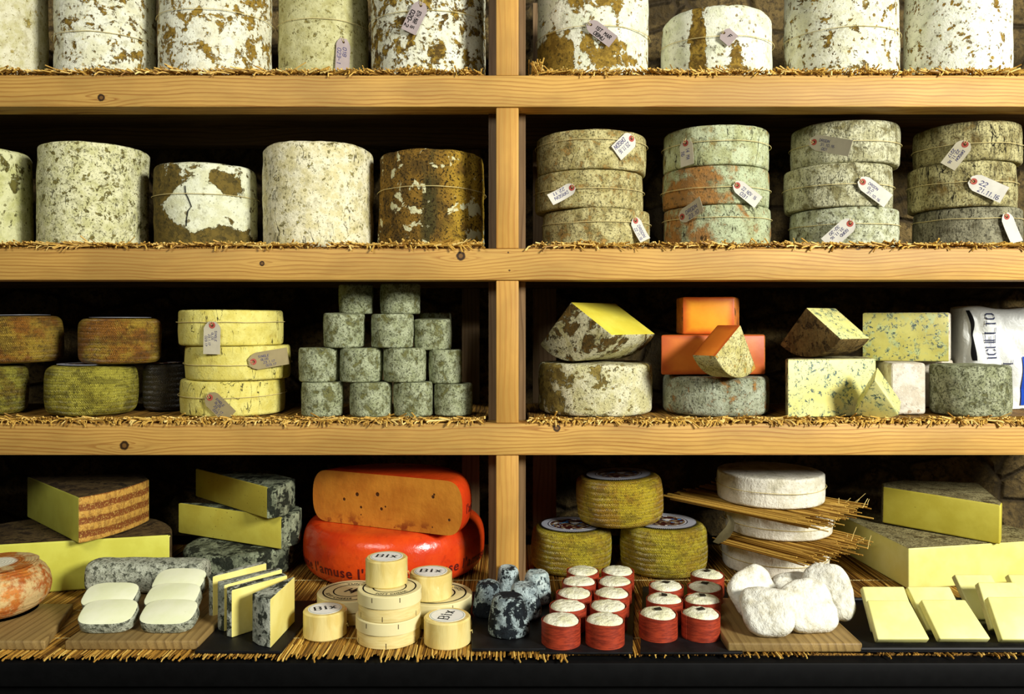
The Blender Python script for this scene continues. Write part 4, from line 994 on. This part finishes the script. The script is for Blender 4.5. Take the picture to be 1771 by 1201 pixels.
# ---- boards
def board(label, pts, h, mat, name='cutting_board', cat='board', bev=.004): return flatwedge(name, label, pts, h, z4, [0] * len(pts), [mat], ('plank',), 0, 0, bev=bev, cat=cat)
zbd = z4 + .018
board('worn wooden board under the orange-rinded cheese at the far left', [(-1.26, -.31), (-.869, -.313), (-.925, -.112), (-1.26, -.112)], .018, M_BOARDX)
board('brown wooden board under the white-centred log and its slices', [(PX(111, -.312), -.312), (PX(343, -.312), -.312), (PX(343, -.312), .02), (PX(111, -.312), .02)], .018, M_BOARDX)
board('brown wooden board under the five lumpy white cheeses', [(PX(1259, -.322), -.322), (PX(1492, -.322), -.322), (PX(1492, -.322), -.075), (PX(1259, -.322), -.075)], .018, M_BOARDX)
# washed rind cheese at far left
g = G('washed_rind', .6, .3); v = g.co(); p = g.xyz(g.raw())
n = g.noise(v, 18, 5, .6); wv = g.math('MULTIPLY_ADD', g.math('SINE', g.math('MULTIPLY', g.math('ADD', p[2], g.math('MULTIPLY', n, .012)), 2 * PI / .005)), .5, .5)
wr = g.math('MULTIPLY_ADD', g.math('SINE', g.math('MULTIPLY', g.math('ADD', g.math('SQRT', g.math('ADD', g.math('MULTIPLY', p[0], p[0]), g.math('MULTIPLY', p[1], p[1]))), g.math('MULTIPLY', n, .01)), 2 * PI / .006)), .5, .5)
lin_ = g.math('MULTIPLY', g.math('MAXIMUM', wv, 0), 1)
c = g.mix(g.step(n, .4, .6), lin((206, 128, 48)), lin((178, 96, 36))); c = g.mix(g.math('MULTIPLY', g.math('MULTIPLY', wr, .5), g.step(p[2], .04, .07)), c, lin((130, 62, 22)))
c = g.mix(g.math('MULTIPLY', g.step(g.noise(v, 22, 5, .68), .45, .58), .7), c, lin((222, 204, 142)))
c = g.mix(g.math('MULTIPLY', g.step(g.noise(v, 170, 3, .6), .57, .64), .5), c, lin((150, 120, 56)))
sp = g.math('SQRT', g.math('ADD', g.math('MULTIPLY', p[0], p[0]), g.math('MULTIPLY', p[1], p[1])))
c = g.mix(g.math('MULTIPLY', g.step(g.math('ADD', sp, g.math('MULTIPLY', n, .02)), .055, .045), g.step(p[2], .06, .08)), c, lin((238, 234, 206)))
g.bump(g.math('ADD', g.math('MULTIPLY', wr, .5), g.noise(v, 120, 4)), .4, .004)
xw, yw, Rw = cyl(-118, 90, -.262)
o = wheel_mb(Rw, .098, .044, 88, .0025, .03, 0, 90, 8).build('washed_rind_cheese', g.col(c), None, (xw, yw, zbd + .0005), angle=80)
meta(o, 'orange ridged cheese with pale bloom on the board at the far left edge', 'cheese')
# ---- log and its slices
R_LOG = rind('rind_log', (200, 204, 180), (166, 170, 146), (96, 100, 82), (76, 80, 64), (36, 38, 30), soft=.1, spots=.2, thr=.53, s1=70, spot=.60, s2=110, speck=.56, bmp=1)
P_CH = paste('paste_chalk', (240, 242, 206), (232, 236, 190), rough=.6, holes=.3, hs=80, lim=.1, hcol=(170, 176, 120))
def oval(w, h, n=36, e=.62, flat=.82):
    out = []
    for k in range(n):
        a = 2 * PI * k / n; x = w / 2 * math.copysign(abs(math.cos(a)) ** e, math.cos(a)); y = h / 2 * math.copysign(abs(math.sin(a)) ** e, math.sin(a))
        out.append((x, y))
    return out
x0, x1 = PX(157, -.035), PX(357, -.035)
mb = MB(); sec = oval(.072, .07); n = len(sec); rows = [0, .004, .012] + [.03 + .02 * k for k in range(10)] ; Lg = x1 - x0
xs = [0, .003, .010] + [.02 + (Lg - .04) * k / 16 for k in range(17)] + [Lg - .010, Lg - .003, Lg]
vs = []; fs = []
for i, x in enumerate(xs):
    k = {0: .80, 1: .91, 2: .985, len(xs)-1: .80, len(xs)-2: .91, len(xs)-3: .985}.get(i, 1)
    for (a, b) in sec:
        p = Vector((x, a * k, b * k)); s = 1 + .04 * noise.noise(p * 40)
        vs.append((x, a * k * s, max(-.035, b * k * s)))
for i in range(len(xs) - 1):
    for k in range(n): fs.append((i*n+k, i*n+(k+1)%n, (i+1)*n+(k+1)%n, (i+1)*n+k))
fs += [tuple(range(n - 1, -1, -1)), tuple((len(xs)-1)*n + k for k in range(n))]
vs = [(x - Lg / 2, y, z + .035) for x, y, z in vs]
o = MB().add(vs, [tuple(reversed(f)) for f in fs]).build('cheese_log', R_LOG, None, ((x0 + x1) / 2, -.035, zbd + .0005), (0, 0, -.02), angle=50)
meta(o, 'grey mottled log of cheese lying behind its white slices on the brown board', 'cheese')
pts = oval(.104, .066, 32, .6)
sl0 = empty('log_slice', (0, 0, 0))
bmS = prism_bm(pts, .024, [1] * 32, 0, 0, .0025, 2); split(bmS, ['paste', 'rind'], [P_CH, R_LOG], sl0, Matrix.Translation((0, .033, 0)))
GL = 'white slices cut from the log'
first = True
for (px, y0, z0, tl, yw, lb) in ((179, -.279, 0, 25, .06, 'frontmost white slice of the left-hand pair on the brown board'),
                         (183, -.228, .0155, 27, .04, 'second white slice of the left pair, lying behind the front left one'),
                         (284, -.279, 0, 25, -.01, 'frontmost white slice of the right-hand three on the brown board'),
                         (291, -.232, .0155, 27, -.02, 'middle slice of the right-hand three on the brown board'),
                         (303, -.188, .031, 29, -.05, 'rear slice of the right-hand three, against the log')):
    o = sl0 if first else dup(sl0); first = False
    o.location = (PX(px, y0), y0, zbd + .0005 + z0); o.rotation_euler = (math.radians(tl), 0, yw)
    meta(o, lb, 'cheese slice', GL)
# ---- round boxes and tubs
g = G('pale_veneer', .5, .35); p = g.xyz(g.raw())
n = g.noise(g.scl(g.raw(), (1, 1, 9)), 30, 3, .6); M_VEN = g.col(g.mix(g.step(n, .35, .65), lin((226, 208, 142)), lin((214, 192, 122))))
M_LID = plain('lid_card', (228, 216, 160), .5, .35, .03, 20)
g = G('wrapped_cheese', .22, .55); n = g.noise(g.scl(g.raw(), (1, 1, .3)), 34, 4, .6, .6); g.bump(n, .3, .006); M_WRAP = g.col(g.mix(g.step(n, .35, .65), lin((230, 212, 140)), lin((216, 192, 112))))
M_WHITE = plain('white_label', (240, 240, 232), .45, .4, .02)
def annulus(mb, r0, r1, z, n=56, a0=0, a1=2 * PI):
    vs = []
    for k in range(n + 1):
        a = a0 + (a1 - a0) * k / n; vs += [(r0 * math.cos(a), r0 * math.sin(a), z), (r1 * math.cos(a), r1 * math.sin(a), z)]
    mb.add(vs, [(2*k, 2*k+1, 2*k+3, 2*k+2) for k in range(n)])
def ringtext(mb, txt, r, size, mid, z, inward=True):
    V, Fc, w = bold(txt, size); vs = []
    for (x, y) in V:
        if inward: a = mid + (x - w / 2) / r; rr = r - y
        else: a = mid - (x - w / 2) / r; rr = r + y
        if inward: rr = r + size * .7 - y - size * .7; vs.append((rr * math.cos(a), rr * math.sin(a), z))
        else: vs.append((rr * math.cos(a), rr * math.sin(a), z))
    mb.add(vs, Fc)
def cheese_box(pl, pr, yf, base, H, label, rot, prt):
    xc, yc, R = cyl(pl, pr, yf)
    root = empty('round_cheese_box', (xc, yc, base)); meta(root, label, 'box', 'round wooden cheese boxes')
    Rb = R * .965; hb = H * .5
    MB().lathe([(0, 0), (Rb - .001, 0), (Rb, .001), (Rb, hb), (Rb - .002, hb + .004), (0, hb + .004)], 64).build('box_base', M_VEN, root)
    lid = MB().lathe([(R - .0014, hb + .0008), (R, hb + .0015), (R, H - .0015), (R - .0015, H), (R * .8, H), (0, H)], 64).build('lid', M_LID, root)
    mb = MB()
    if prt:
        annulus(mb, R * .80, R * .845, H + .0003); annulus(mb, R * .50, R * .54, H + .0003)
        ringtext(mb, 'SOFT CHEESE', R * .75, R * .165, -PI / 2 + rot, H + .0004)
        ringtext(mb, 'TUNWORTH', R * .57, R * .165, PI / 2 + rot, H + .0004, False)
        V, Fc, w = bold('H', R * .5); mb.add([((x - w / 2) * math.cos(rot) - (y - R * .18) * math.sin(rot), (x - w / 2) * math.sin(rot) + (y - R * .18) * math.cos(rot), H + .0004) for x, y in V], Fc)
        V, Fc, w = bold('P', R * .5); mb.add([((x - w / 2 + R * .12) * math.cos(rot) - (y - R * .10) * math.sin(rot), (x - w / 2 + R * .12) * math.sin(rot) + (y - R * .10) * math.cos(rot), H + .0005) for x, y in V], Fc)
        mb.build('lid_print', M_INKK, lid)
    st = MB(); rs = random.Random(int(pl))
    for k in range(12):
        a = 2 * PI * k / 12 + rs.uniform(-.12, .12); lo = k % 2; r_ = (R if lo == 0 else Rb) + .0002
        za, zb2 = ((hb + .003, hb + H * .26) if lo == 0 else (.002, H * .24))
        if lo == 0: za, zb2 = H - H * .24, H - .003
        e = .0007
        st.add([(r_ * math.cos(a - e / R), r_ * math.sin(a - e / R), za), (r_ * math.cos(a + e / R), r_ * math.sin(a + e / R), za), (r_ * math.cos(a + e / R), r_ * math.sin(a + e / R), zb2), (r_ * math.cos(a - e / R), r_ * math.sin(a - e / R), zb2)], [(0, 1, 2, 3)])
    st.build('staple_slits', M_HOLE, root)
    return root
hbx = .049
cheese_box(548, 666, -.195, z4, hbx, 'round pale box lying behind the left tub, black monogram on its lid', math.radians(-30), True)
cheese_box(615, 728, -.312, z4, hbx, 'lower round pale box of the two stacked boxes', PI - .3, True)
cheese_box(618, 729, -.312, z4 + hbx + .0005, hbx, 'upper round pale box of the two stacked boxes, lettered ring on its lid', .25, True)
cheese_box(690, 817, -.215, z4, hbx, 'round pale box at the right, carrying a wrapped tub', 2.6, True)
def tub(pl, pr, yf, base, H, label, rot):
    xc, yc, R = cyl(pl, pr, yf)
    root = empty('wrapped_cheese_tub', (xc, yc, base), (0, 0, rot)); meta(root, label, 'wrapped cheese', 'small wrapped round cheeses with white labels')
    MB().lathe([(0, 0), (R - .003, 0), (R, .003), (R, H - .003), (R - .003, H), (R * .85, H), (0, H)], 56).build('wrapped_body', M_WRAP, root)
    w = MB(); rs = random.Random(int(pl))
    for k in range(1):                                     # gathered tails of the film
        a = -rot + (-.1 + k * .25 if k < 2 else PI + .1); z = H * .45 + rs.uniform(-.004, .004)
        w.tube([((R - .001) * math.cos(a), (R - .001) * math.sin(a), z), ((R + .003) * math.cos(a), (R + .003) * math.sin(a), z + .003), ((R + .004) * math.cos(a + .05), (R + .004) * math.sin(a + .05), z - .004)], .0016, 5, r2=.0005)
    w.build('film_fold', M_WRAP, root)
    lab = MB(); rl = R * .78; lab.lathe([(rl, H + .0002), (rl, H + .0006), (rl * .5, H + .0006), (0, H + .0006)], 48); lb = lab.build('label', M_WHITE, root)
    V, Fc, wd = strokes('Bix', R * .44, R * .07, True, 2.2)
    k = R * .92 / wd
    tm = MB().add([((x - wd / 2) * k, (y - R * .17), H + .001) for x, y in V], Fc); tm.build('lettering', M_INKK, lb)
    rg = MB(); annulus(rg, rl * .9, rl * .925, H + .0009); rg.build('label_ring', plain('pale_green_print', (150, 170, 150), .6, .2, .05), lb)
    return root
tub(524, 600, -.277, z4, .051, 'small wrapped tub at the left standing on the reeds before the monogram box', .35)
tub(632, 705, -.270, z4 + 2 * hbx + .001, .052, 'small wrapped tub topmost on the two stacked boxes', -.08)
tub(708, 782, -.203, z4 + hbx + .0005, .051, 'small wrapped tub standing on the right-hand round box', -.03)
tub(733, 814, -.317, z4, .051, 'small wrapped tub at the front right with its lettering turned sideways', 1.35)
# ---- ash-coated cones
R_ASH = rind('rind_ash', (186, 202, 200), (122, 136, 138), (36, 42, 46), (26, 30, 34), (16, 18, 20), thr=.55, s1=30, spot=.60, s2=80, speck=.58, bmp=1)
R_ASHD = rind('rind_ash_dark', (170, 186, 184), (104, 116, 118), (28, 34, 38), (22, 26, 30), (14, 16, 18), thr=.50, s1=30, spot=.59, s2=80, speck=.56, bmp=1)
R_ASHL = rind('rind_ash_light', (206, 220, 214), (160, 178, 176), (76, 88, 90), (58, 68, 72), (34, 40, 42), thr=.565, s1=34, spot=.62, s2=90, speck=.58, bmp=1)
flatwedge('black_tray', 'small black tray under the ash-coated cones', [(-.075, -.318), (.062, -.318), (.095, .0), (-.09, .0)], .006, z4, [0] * 4, [M_TRAY], ('tray',), 0, 0, bev=.001, cat='tray')
GA = 'ash-coated truncated cones'
def ash(pl, pr, yf, H, mat, label, seed, tp=.30):
    xc, yc, R = cyl(pl, pr, yf); mb = wheel_mb(R, H, .009, seed, .0028, .02, tp, 52, 10, .8)
    o = mb.build('ash_cheese', mat, None, (xc, yc, z4 + .0065), (0, 0, seed), angle=70); meta(o, label, 'cheese', GA)
ash(840, 918, -.284, .072, R_ASHD, 'front ash-coated cone on the small black tray, dark left side', 91)
ash(815, 873, -.178, .066, R_ASHD, 'black ash-coated cone at the left of the small black tray', 92)
ash(876, 938, -.190, .066, R_ASH, 'middle grey ash-coated cone just behind the front one', 93)
ash(900, 957, -.104, .066, R_ASHL, 'palest blue-grey ash-coated cone at the right rear', 94)
ash(855, 903, -.060, .064, R_ASH, 'rearmost ash-coated cone, seen between the left and right ones', 95)
# ---- cheeses in red bands
g = G('red_bark_band', .45, .4); p = g.xyz(g.raw()); n = g.noise(g.scl(g.raw(), (1, 1, 6)), 40, 5, .65)
g.bump(n, .3, .002); M_BAND = g.col(g.mix(g.step(n, .35, .65), lin((170, 62, 34)), lin((120, 40, 24))))
g = G('fluffy_white', .7, .2); n = g.noise(g.co(), 90, 5, .65); n2 = g.noise(g.co(), 28, 4, .6); g.bump(g.math('ADD', n, n2), 1, .006)
M_FLUF = g.col(g.mix(g.step(n2, .4, .62), lin((242, 240, 212)), lin((228, 226, 184))))
M_DKLEAF = plain('dark_leaf', (40, 34, 24), .7, .2, .2)
def cup_proto(top):
    R, H = .0366, .0435
    root = empty('banded_cheese', (0, 0, 0))
    mb = MB(); n = 60; vs = []; fs = []; tot = 2 * PI * 1.14
    for k in range(n + 1):
        a = -PI * .25 + tot * k / n; r = R + (.0014 * (k / n) - .0004); hz = H + .0012 * math.sin(a * 2 + 1)
        for (rr, z) in ((r, 0), (r, hz), (r - .0011, hz), (r - .0011, 0)): vs.append((rr * math.cos(a), rr * math.sin(a), z))
    for k in range(n):
        for j in range(4): fs.append((k*4+j, (k+1)*4+j, (k+1)*4+(j+1)%4, k*4+(j+1)%4))
    fs += [(3, 2, 1, 0), (n*4, n*4+1, n*4+2, n*4+3)]
    mb.add(vs, fs).build('bark_band', M_BAND, root, angle=30)
    Rc = R - .0022; pr = [(0, 0), (Rc, 0), (Rc, H - .004), (Rc * .97, H - .0005), (Rc * .88, H + .0025), (Rc * .68, H + .0048), (Rc * .4, H + .006), (Rc * .2, H + .0064), (0, H + .0065)]
    def fn(p):
        if p.z > H - .006: p = p + Vector((0, 0, .0022 * noise.noise(p * 90) + .0016 * noise.noise(p * 40)))
        return p
    MB().lathe(pr, 48, fn=fn).build('white_cheese', M_FLUF, root, angle=80)
    if top:
        flake = MB(); w, d = .0075, .0058
        V = []; 
        for z in (H + .0088, H + .0075):
            for (x, y, dz) in ((-w, -d, .0006), (w * .8, -d, -.0004), (w, d, .0008), (-w * .9, d * .9, 0)): V.append((x, y, z + dz))
        flake.add(V, [(0, 1, 2, 3), (7, 6, 5, 4), (4, 5, 1, 0), (5, 6, 2, 1), (6, 7, 3, 2), (7, 4, 0, 3)]).build('dark_flake', M_DKLEAF, root)
    return root
def tray4(label, pts): flatwedge('black_tray', label, pts, .004, z4, [0] * 4, [M_TRAY], ('tray',), 0, 0, bev=.0008, cat='tray')
tray4('black tray under the ten plain banded cheeses', [(.05, -.330), (.222, -.330), (.285, .06), (.118, .06)])
tray4('black tray under the seven banded cheeses with dark flakes', [(.236, -.330), (.425, -.330), (.49, .04), (.300, .04)])
zcup = z4 + .0045
Gp = 'plain banded cheeses'; Gf = 'banded cheeses topped with a dark flake'
pos = [(970, -.285), (982, -.211), (993, -.136), (1001.5, -.061), (1008, .014), (1046, -.285), (1052, -.211), (1058, -.136), (1063.5, -.061), (1068, .014)]
ordn = ['front', 'second', 'third', 'fourth', 'rear']
pc = cup_proto(False); first = True
for i, (px, y) in enumerate(pos):
    o = pc if first else dup(pc); first = False
    o.location = (PX(px, y), y, zcup); o.rotation_euler = (0, 0, i * 1.37 + .4)
    meta(o, '%s plain red-banded white cheese of the %s column on its black tray' % (ordn[i % 5], ['left', 'right'][i // 5]), 'cheese', Gp)
pos = [(1138, -.252), (1149, -.171), (1152, -.090), (1212, -.252), (1215, -.173), (1219, -.096), (1223, -.012)]
lbs = ['front left red-banded cheese with a square dark flake', 'middle red-banded cheese of the left column with a flat dark flake', 'rear red-banded cheese of the left flaked column, standing low in its band',
       'front right red-banded cheese with a small dark flake', 'second red-banded cheese of the right flaked column', 'third red-banded cheese of the right flaked column', 'rearmost red-banded cheese of the right flaked column']
pf = cup_proto(True); first = True
for i, (px, y) in enumerate(pos):
    o = pf if first else dup(pf); first = False
    o.location = (PX(px, y), y, zcup); o.rotation_euler = (0, 0, (i * 1.1 + .3) % 6.2)
    meta(o, lbs[i], 'cheese', Gf)
# ---- woven wheels of the counter
GM4 = 'woven-pattern wheels on the counter'
YG = ((196, 178, 46), (168, 140, 36), (86, 72, 22))
manchego(918, 1058, .10, z4, .1035, YG, 'lower left woven yellow wheel with a dark printed label, behind the plain banded cheeses', GM4, 101, bulge=.06, edge=True)
manchego(1072, 1225, .085, z4, .114, YG, 'lower right woven yellow wheel with a blue-touched printed label on the counter', GM4, 102, bulge=.06, edge=True)
manchego(998, 1149, .10, z4 + .1165, .112, ((204, 180, 44), (176, 136, 36), (92, 74, 22)), 'woven yellow wheel set on top of the two others on the counter', GM4, 103, lean=(0, -.045), bulge=.05, edge=True)
# ---- white wheels with straw between
g = G('white_bloom', .8, .15); v = g.co(); n = g.noise(v, 26, 5, .65); n3 = g.noise(v, 170, 4, .65); s = g.noise(g.scl(g.raw(), (1, 1, .25)), 60, 3, .6, .6)
c = g.mix(g.step(n, .42, .66), lin((230, 226, 208)), lin((204, 198, 172))); c = g.mix(g.math('MULTIPLY', g.step(n3, .56, .66), .4), c, lin((160, 152, 124)))
n5 = g.noise(v, 13, 4, .6); c = g.mix(g.math('MULTIPLY', g.step(n5, .60, .72), .5), c, lin((120, 122, 104)))
g.bump(g.math('ADD', g.math('ADD', n3, g.math('MULTIPLY', n, .6)), s), .6, .005); M_BLOOM = g.col(c)
GWh = 'white bloomy wheels interleaved with straw'
def wht(pl, pr, base, H, label, seed, spy):
    truckle(pl, pr, .093, base, None, M_BLOOM, label, GWh, seed, spy, H=H, bev=.006, amp=.0026, bulge=.008, name='white_bloomy_wheel', sag=.003)
hw_ = .0705
wht(1248, 1434, z4, .076, 'bottom white bloomy wheel of the straw-layered stack, half hidden by white lumps', 111, 980)
wht(1253, 1441, z4 + .091, .062, 'middle white bloomy wheel, sandwiched between the two straw layers', 112, 917)
wht(1240, 1427, z4 + .167, .071, 'topmost white bloomy wheel of the straw-layered stack', 113, 853)
def layer_mat(z, origin, along, across, n, label, seed):
    rs = random.Random(seed); o = Vector((origin[0], origin[1], 0)); a = Vector((along[0], along[1], 0)); b = Vector((across[0], across[1], 0))
    root = empty('straw_layer', (origin[0], origin[1], z)); meta(root, label, 'mat', 'straw layers between the white wheels')
    mb = MB()
    for k in range(n):
        t = (k + rs.uniform(.1, .9)) / n; l = rs.choice((0, 1, 2)); zz = .0016 + l * .004 + rs.uniform(0, .0012)
        e = 1 + rs.gauss(0, .06) - .12 * (t - .5) ** 2; s = rs.gauss(0, .012)
        p0 = b * t + a * (-.02 + rs.gauss(0, .03)); p1 = b * (t + s) + a * e
        m = (p0 + p1) / 2 + Vector((0, 0, 0))
        end = p1 + Vector((0, 0, zz + rs.uniform(-.003, .003))); end.z = max(end.z, .001)
        mb.tube([p0 + Vector((0, 0, zz)), m + Vector((0, 0, zz)), p1 * .82 + p0 * .18 + Vector((0, 0, zz)), end], rs.uniform(.0012, .002), 5, rs.random() * .6)
        if t > .75 and rs.random() < .15:
            d = Vector((rs.uniform(-.01, .03), rs.uniform(-.02, .01), rs.uniform(.005, .03))); mb.tube([end, end + d * .6, end + d + Vector((.003, 0, .004))], .0007, 4, .9)
    mb.build('straw', M_STRAW, root, tint=True)['kind'] = 'stuff'
    return root
layer_mat(z4 + .153, (.402, .255), (.247, -.29), (.215, .226), 150, 'upper straw layer sticking out right between top and middle white wheels', 3)
layer_mat(z4 + .0765, (.497, .14), (.152, -.197), (.215, .215), 150, 'lower straw layer sticking out right between middle and bottom white wheels', 4)
mb = MB(); P_ = [(1262, 893), (1266, 903), (1262, 914), (1254, 926), (1246, 936), (1240, 942)]; vs = []; fs = []
for k, (a, b) in enumerate(P_):
    x, z = PX(a, .12), PZ(b, .12); y = .125 - .008 * math.sin(k * .8); w = (.006, .008, .010, .012, .010, .007)[k]
    for (dx, dy) in ((-w, 0), (w, .002), (w, .0035), (-w, .0015)): vs.append((x + dx, y + dy, z - dx * .4))
for k in range(5):
    for j in range(4): fs.append((k*4+j, (k+1)*4+j, (k+1)*4+(j+1)%4, k*4+(j+1)%4))
fs += [(3, 2, 1, 0), (20, 21, 22, 23)]
cx, cy, cz = vs[0]
o = MB().add([(a - cx, b - cy, c - cz) for a, b, c in vs], fs).build('dry_leaf', plain('dry_leaf', (92, 84, 56), .7, .2, .2), None, (cx, cy, cz), angle=60)
meta(o, 'dry dark leaf strip hanging at the left of the straw-layered white wheels', 'leaf')
# ---- big block and wedge at the right
P_PALE = paste('paste_pale_yellow', (228, 222, 134), (222, 214, 116)); P_MUS = paste('paste_mustard', (206, 194, 74), (194, 180, 60), holes=.3, hs=40, lim=.07)
R_GRY = rind('rind_brown_grey', (160, 150, 104), (128, 116, 76), (96, 82, 48), (80, 68, 42), (48, 42, 28), thr=.58, s1=30, spot=.62, s2=110, speck=.53, bmp=.8)
ap = (.906, .03); a0 = math.radians(11); a1 = math.radians(95)
pts = [ap] + ccw_arc(ap, .41, a0, a1, 18)
flatwedge('cheese_block', 'huge pale yellow quarter wheel at the right end of the counter', pts, .094, z4, [0] + [1] * 18 + [0], [P_PALE, R_GRY], bev=.003)
zE = z4 + .096
pts = [(.945, .247), (1.132, .0575), (1.152, .085), (1.235, .33), (1.04, .345), (.966, .30)]
flatwedge('cheese_wedge', 'mustard-yellow wedge with brown-grey top resting on the huge quarter wheel', pts, .092, zE, [0, 0, 0, 1, 1, 1], [P_MUS, R_GRY], bev=.004, rot=(0, .02))
# ---- slices on the right tray
root = empty('black_tray', (1.0, -.18, z4)); meta(root, 'long black tray under the pale slices at the right', 'tray')
flat_ = prism_bm([(-.355, -.142), (.36, -.142), (.36, .13), (-.335, .13)], .004, [0] * 4, 0, 0, .001); split(flat_, ['tray_base'], [M_TRAY], root)
lip = MB().tube([(-.352, -.139, .006), (.357, -.139, .006), (.357, .127, .006), (-.332, .127, .006)], .0042, 8, closed=True); lip.build('tray_lip', M_TRAY, root)
P_SP = paste('paste_cream_slice', (230, 226, 150), (224, 218, 132)); R_SP = plain('rind_cream_slice', (228, 220, 150), .6, .2, .1)
GR = 'pale slices leaning on the long black tray'
zt_ = z4 + .0105
def slab(label, bl, br, tr, tl, y0, h=.0635, dl=.055, th=.017):
    """slice leaning back; bl.. are world x of its corners"""
    n = Vector((0, h, -dl)).normalized() * th              # thickness goes back and down
    V = []
    for off in (Vector((0, 0, 0)), n):
        for (x, t) in ((bl, 0), (br, 0), (tr, 1), (tl, 1)):
            V.append(Vector((x, y0 + dl * t, zt_ + h * t)) + off + Vector((0, 0, 0)))
    mz = min(v.z for v in V); V = [v + Vector((0, 0, zt_ - 0.0055 - mz)) for v in V]
    Fq = [((0, 1, 2, 3), 0), ((7, 6, 5, 4), 0), ((0, 4, 5, 1), 0), ((1, 5, 6, 2), 1), ((2, 6, 7, 3), 1), ((3, 7, 4, 0), 1)]
    return solid('cheese_slice', label, (V, Fq), [P_SP, R_SP], ['paste', 'rind'], 'cheese slice', GR, .003)
slab('front left pale slice leaning on the long black tray', .6855, .784, .771, .690, -.302, h=.055)
slab('pale slice directly behind the front left one on the long black tray', .700, .790, .786, .702, -.252, h=.066)
slab('second pale slice from left in the front of the long black tray', .8035, .8998, .882, .7957, -.300, h=.055)
slab('pale slice directly behind the second front one on the long black tray', .806, .890, .878, .792, -.252, h=.066)
slab('front right pale slice at the picture edge on the long black tray', .919, 1.02, 1.01, .9235, -.302, h=.062)
slab('pale slice just behind the front right one, its corner showing', .934, 1.03, 1.015, .938, -.245, h=.073)
slab('hindmost pale slice of the right-hand row on the long black tray', .930, 1.01, .995, .918, -.195, h=.073)
slab('small pale slice corner at the far right behind the right-hand row', 1.035, 1.12, 1.11, 1.026, -.20, h=.075)
# ---- lumpy white cheeses
g = G('white_lump', .75, .2); n = g.noise(g.co(), 38, 5, .7); n2 = g.noise(g.co(), 130, 4, .6); w_ = g.noise(g.scl(g.co(), (1, .35, 1)), 110, 4, .6, .8)
g.bump(g.math('ADD', g.math('ADD', n, g.math('MULTIPLY', n2, .35)), g.math('MULTIPLY', w_, .8)), .7, .006)
M_LUMP = g.col(g.mix(g.step(n, .45, .7), lin((228, 226, 210)), lin((196, 190, 164))))
GW = 'lumpy white cheeses on the brown board'
def lump(label, px, py, Y, rx, ry, th, rot, seed):
    n = 40; pr = []
    for k in range(n + 1):
        a = -PI / 2 + PI * k / n; ca, sa = max(0, math.cos(a)), math.sin(a)
        pr.append((ca ** .62 if 0 < k < n else 0, math.copysign(abs(sa) ** .75, sa)))
    mb = MB().lathe(pr, 72)
    o = Vector((seed * 2.3, seed, 4)); vs = []
    for v in mb.v:
        a = math.atan2(v[1], v[0]); sq = 1 + .05 * math.cos(3 * a + seed * 2.1) + .05 * math.cos(4 * a + seed)
        p = Vector((v[0] * rx * sq, v[1] * ry * sq, v[2] * th / 2)); q_ = p * (1 + .06 * noise.noise(p * 26 + o))
        q_ += Vector((noise.noise(p * 60 + o), noise.noise(p * 60 - o), 1.4 * noise.noise(p * 70 + o * 2))) * .0017
        vs.append(tuple(q_))
    mb.v = vs
    M = Matrix.Rotation(rot[2], 4, 'Z') @ Matrix.Rotation(rot[1], 4, 'Y') @ Matrix.Rotation(rot[0], 4, 'X'); mb.xf(M)
    lo = min(v[2] for v in mb.v)
    z = PZ(py, Y); 
    z = max(z, zbd + .0005 - lo)
    ob = mb.build('white_lump_cheese', M_LUMP, None, (PX(px, Y), Y, z), angle=80); meta(ob, label, 'cheese', GW)
lump('greyish round white cheese at the left of the board, tilted towards the front', 1306, 1056, -.195, .055, .056, .034, (1.0, .25, .2), 1)
lump('front left knobbly white cheese on the board', 1328, 1084, -.272, .054, .050, .036, (.8, .2, -.5), 2)
lump('topmost smooth white cheese at the back of the heap on the board', 1386, 1020, -.145, .062, .045, .036, (.45, 0, .1), 3)
lump('tall white cheese at the right of the heap on the board', 1430, 1054, -.190, .052, .060, .036, (1.0, -.25, -.3), 4)
lump('front middle white cheese lying across the heap on the board', 1396, 1080, -.250, .062, .054, .038, (.75, -.3, .5), 5)
# ================================================================ light and camera
def area(name, loc, target, sx, sy, power, col=(1, 1, 1)):
    L = bpy.data.lights.new(name, 'AREA'); L.shape = 'RECTANGLE'; L.size = sx; L.size_y = sy; L.energy = power; L.color = col
    o = bpy.data.objects.new(name, L); COL.objects.link(o); o.location = loc
    o.rotation_euler = (Vector(target) - Vector(loc)).to_track_quat('-Z', 'Y').to_euler(); return o
area('shop_window_light', (2.75, -2.75, CZ + 1.08), (-.1, .05, CZ - .15), .8, .8, 240, (1, .985, .92))
area('front_fill_light', (-.95, -1.95, CZ + 1.05), (-.1, 0, CZ - .4), 1.0, .6, 21, (1, .98, .92))  # unseen fill lamp, added at front left to brighten left-facing cut faces
w = bpy.data.worlds.new('World'); sc.world = w; w.use_nodes = True
w.node_tree.nodes['Background'].inputs[0].default_value = (.8, .85, .8, 1); w.node_tree.nodes['Background'].inputs[1].default_value = .015
cam = bpy.data.cameras.new('Camera'); cam.sensor_width = 36; cam.lens = 36 * F / 1771; cam.shift_y = (HZ - 600.5) / 1771
cam.clip_start = .05
co = bpy.data.objects.new('Camera', cam); COL.objects.link(co); co.location = (0, -D, CZ); co.rotation_euler = (PI / 2, 0, 0); sc.camera = co
sc.view_settings.view_transform = 'Standard'; sc.view_settings.look = 'None'; sc.view_settings.exposure = 0; sc.view_settings.gamma = 1
sc.view_settings.use_curve_mapping = False
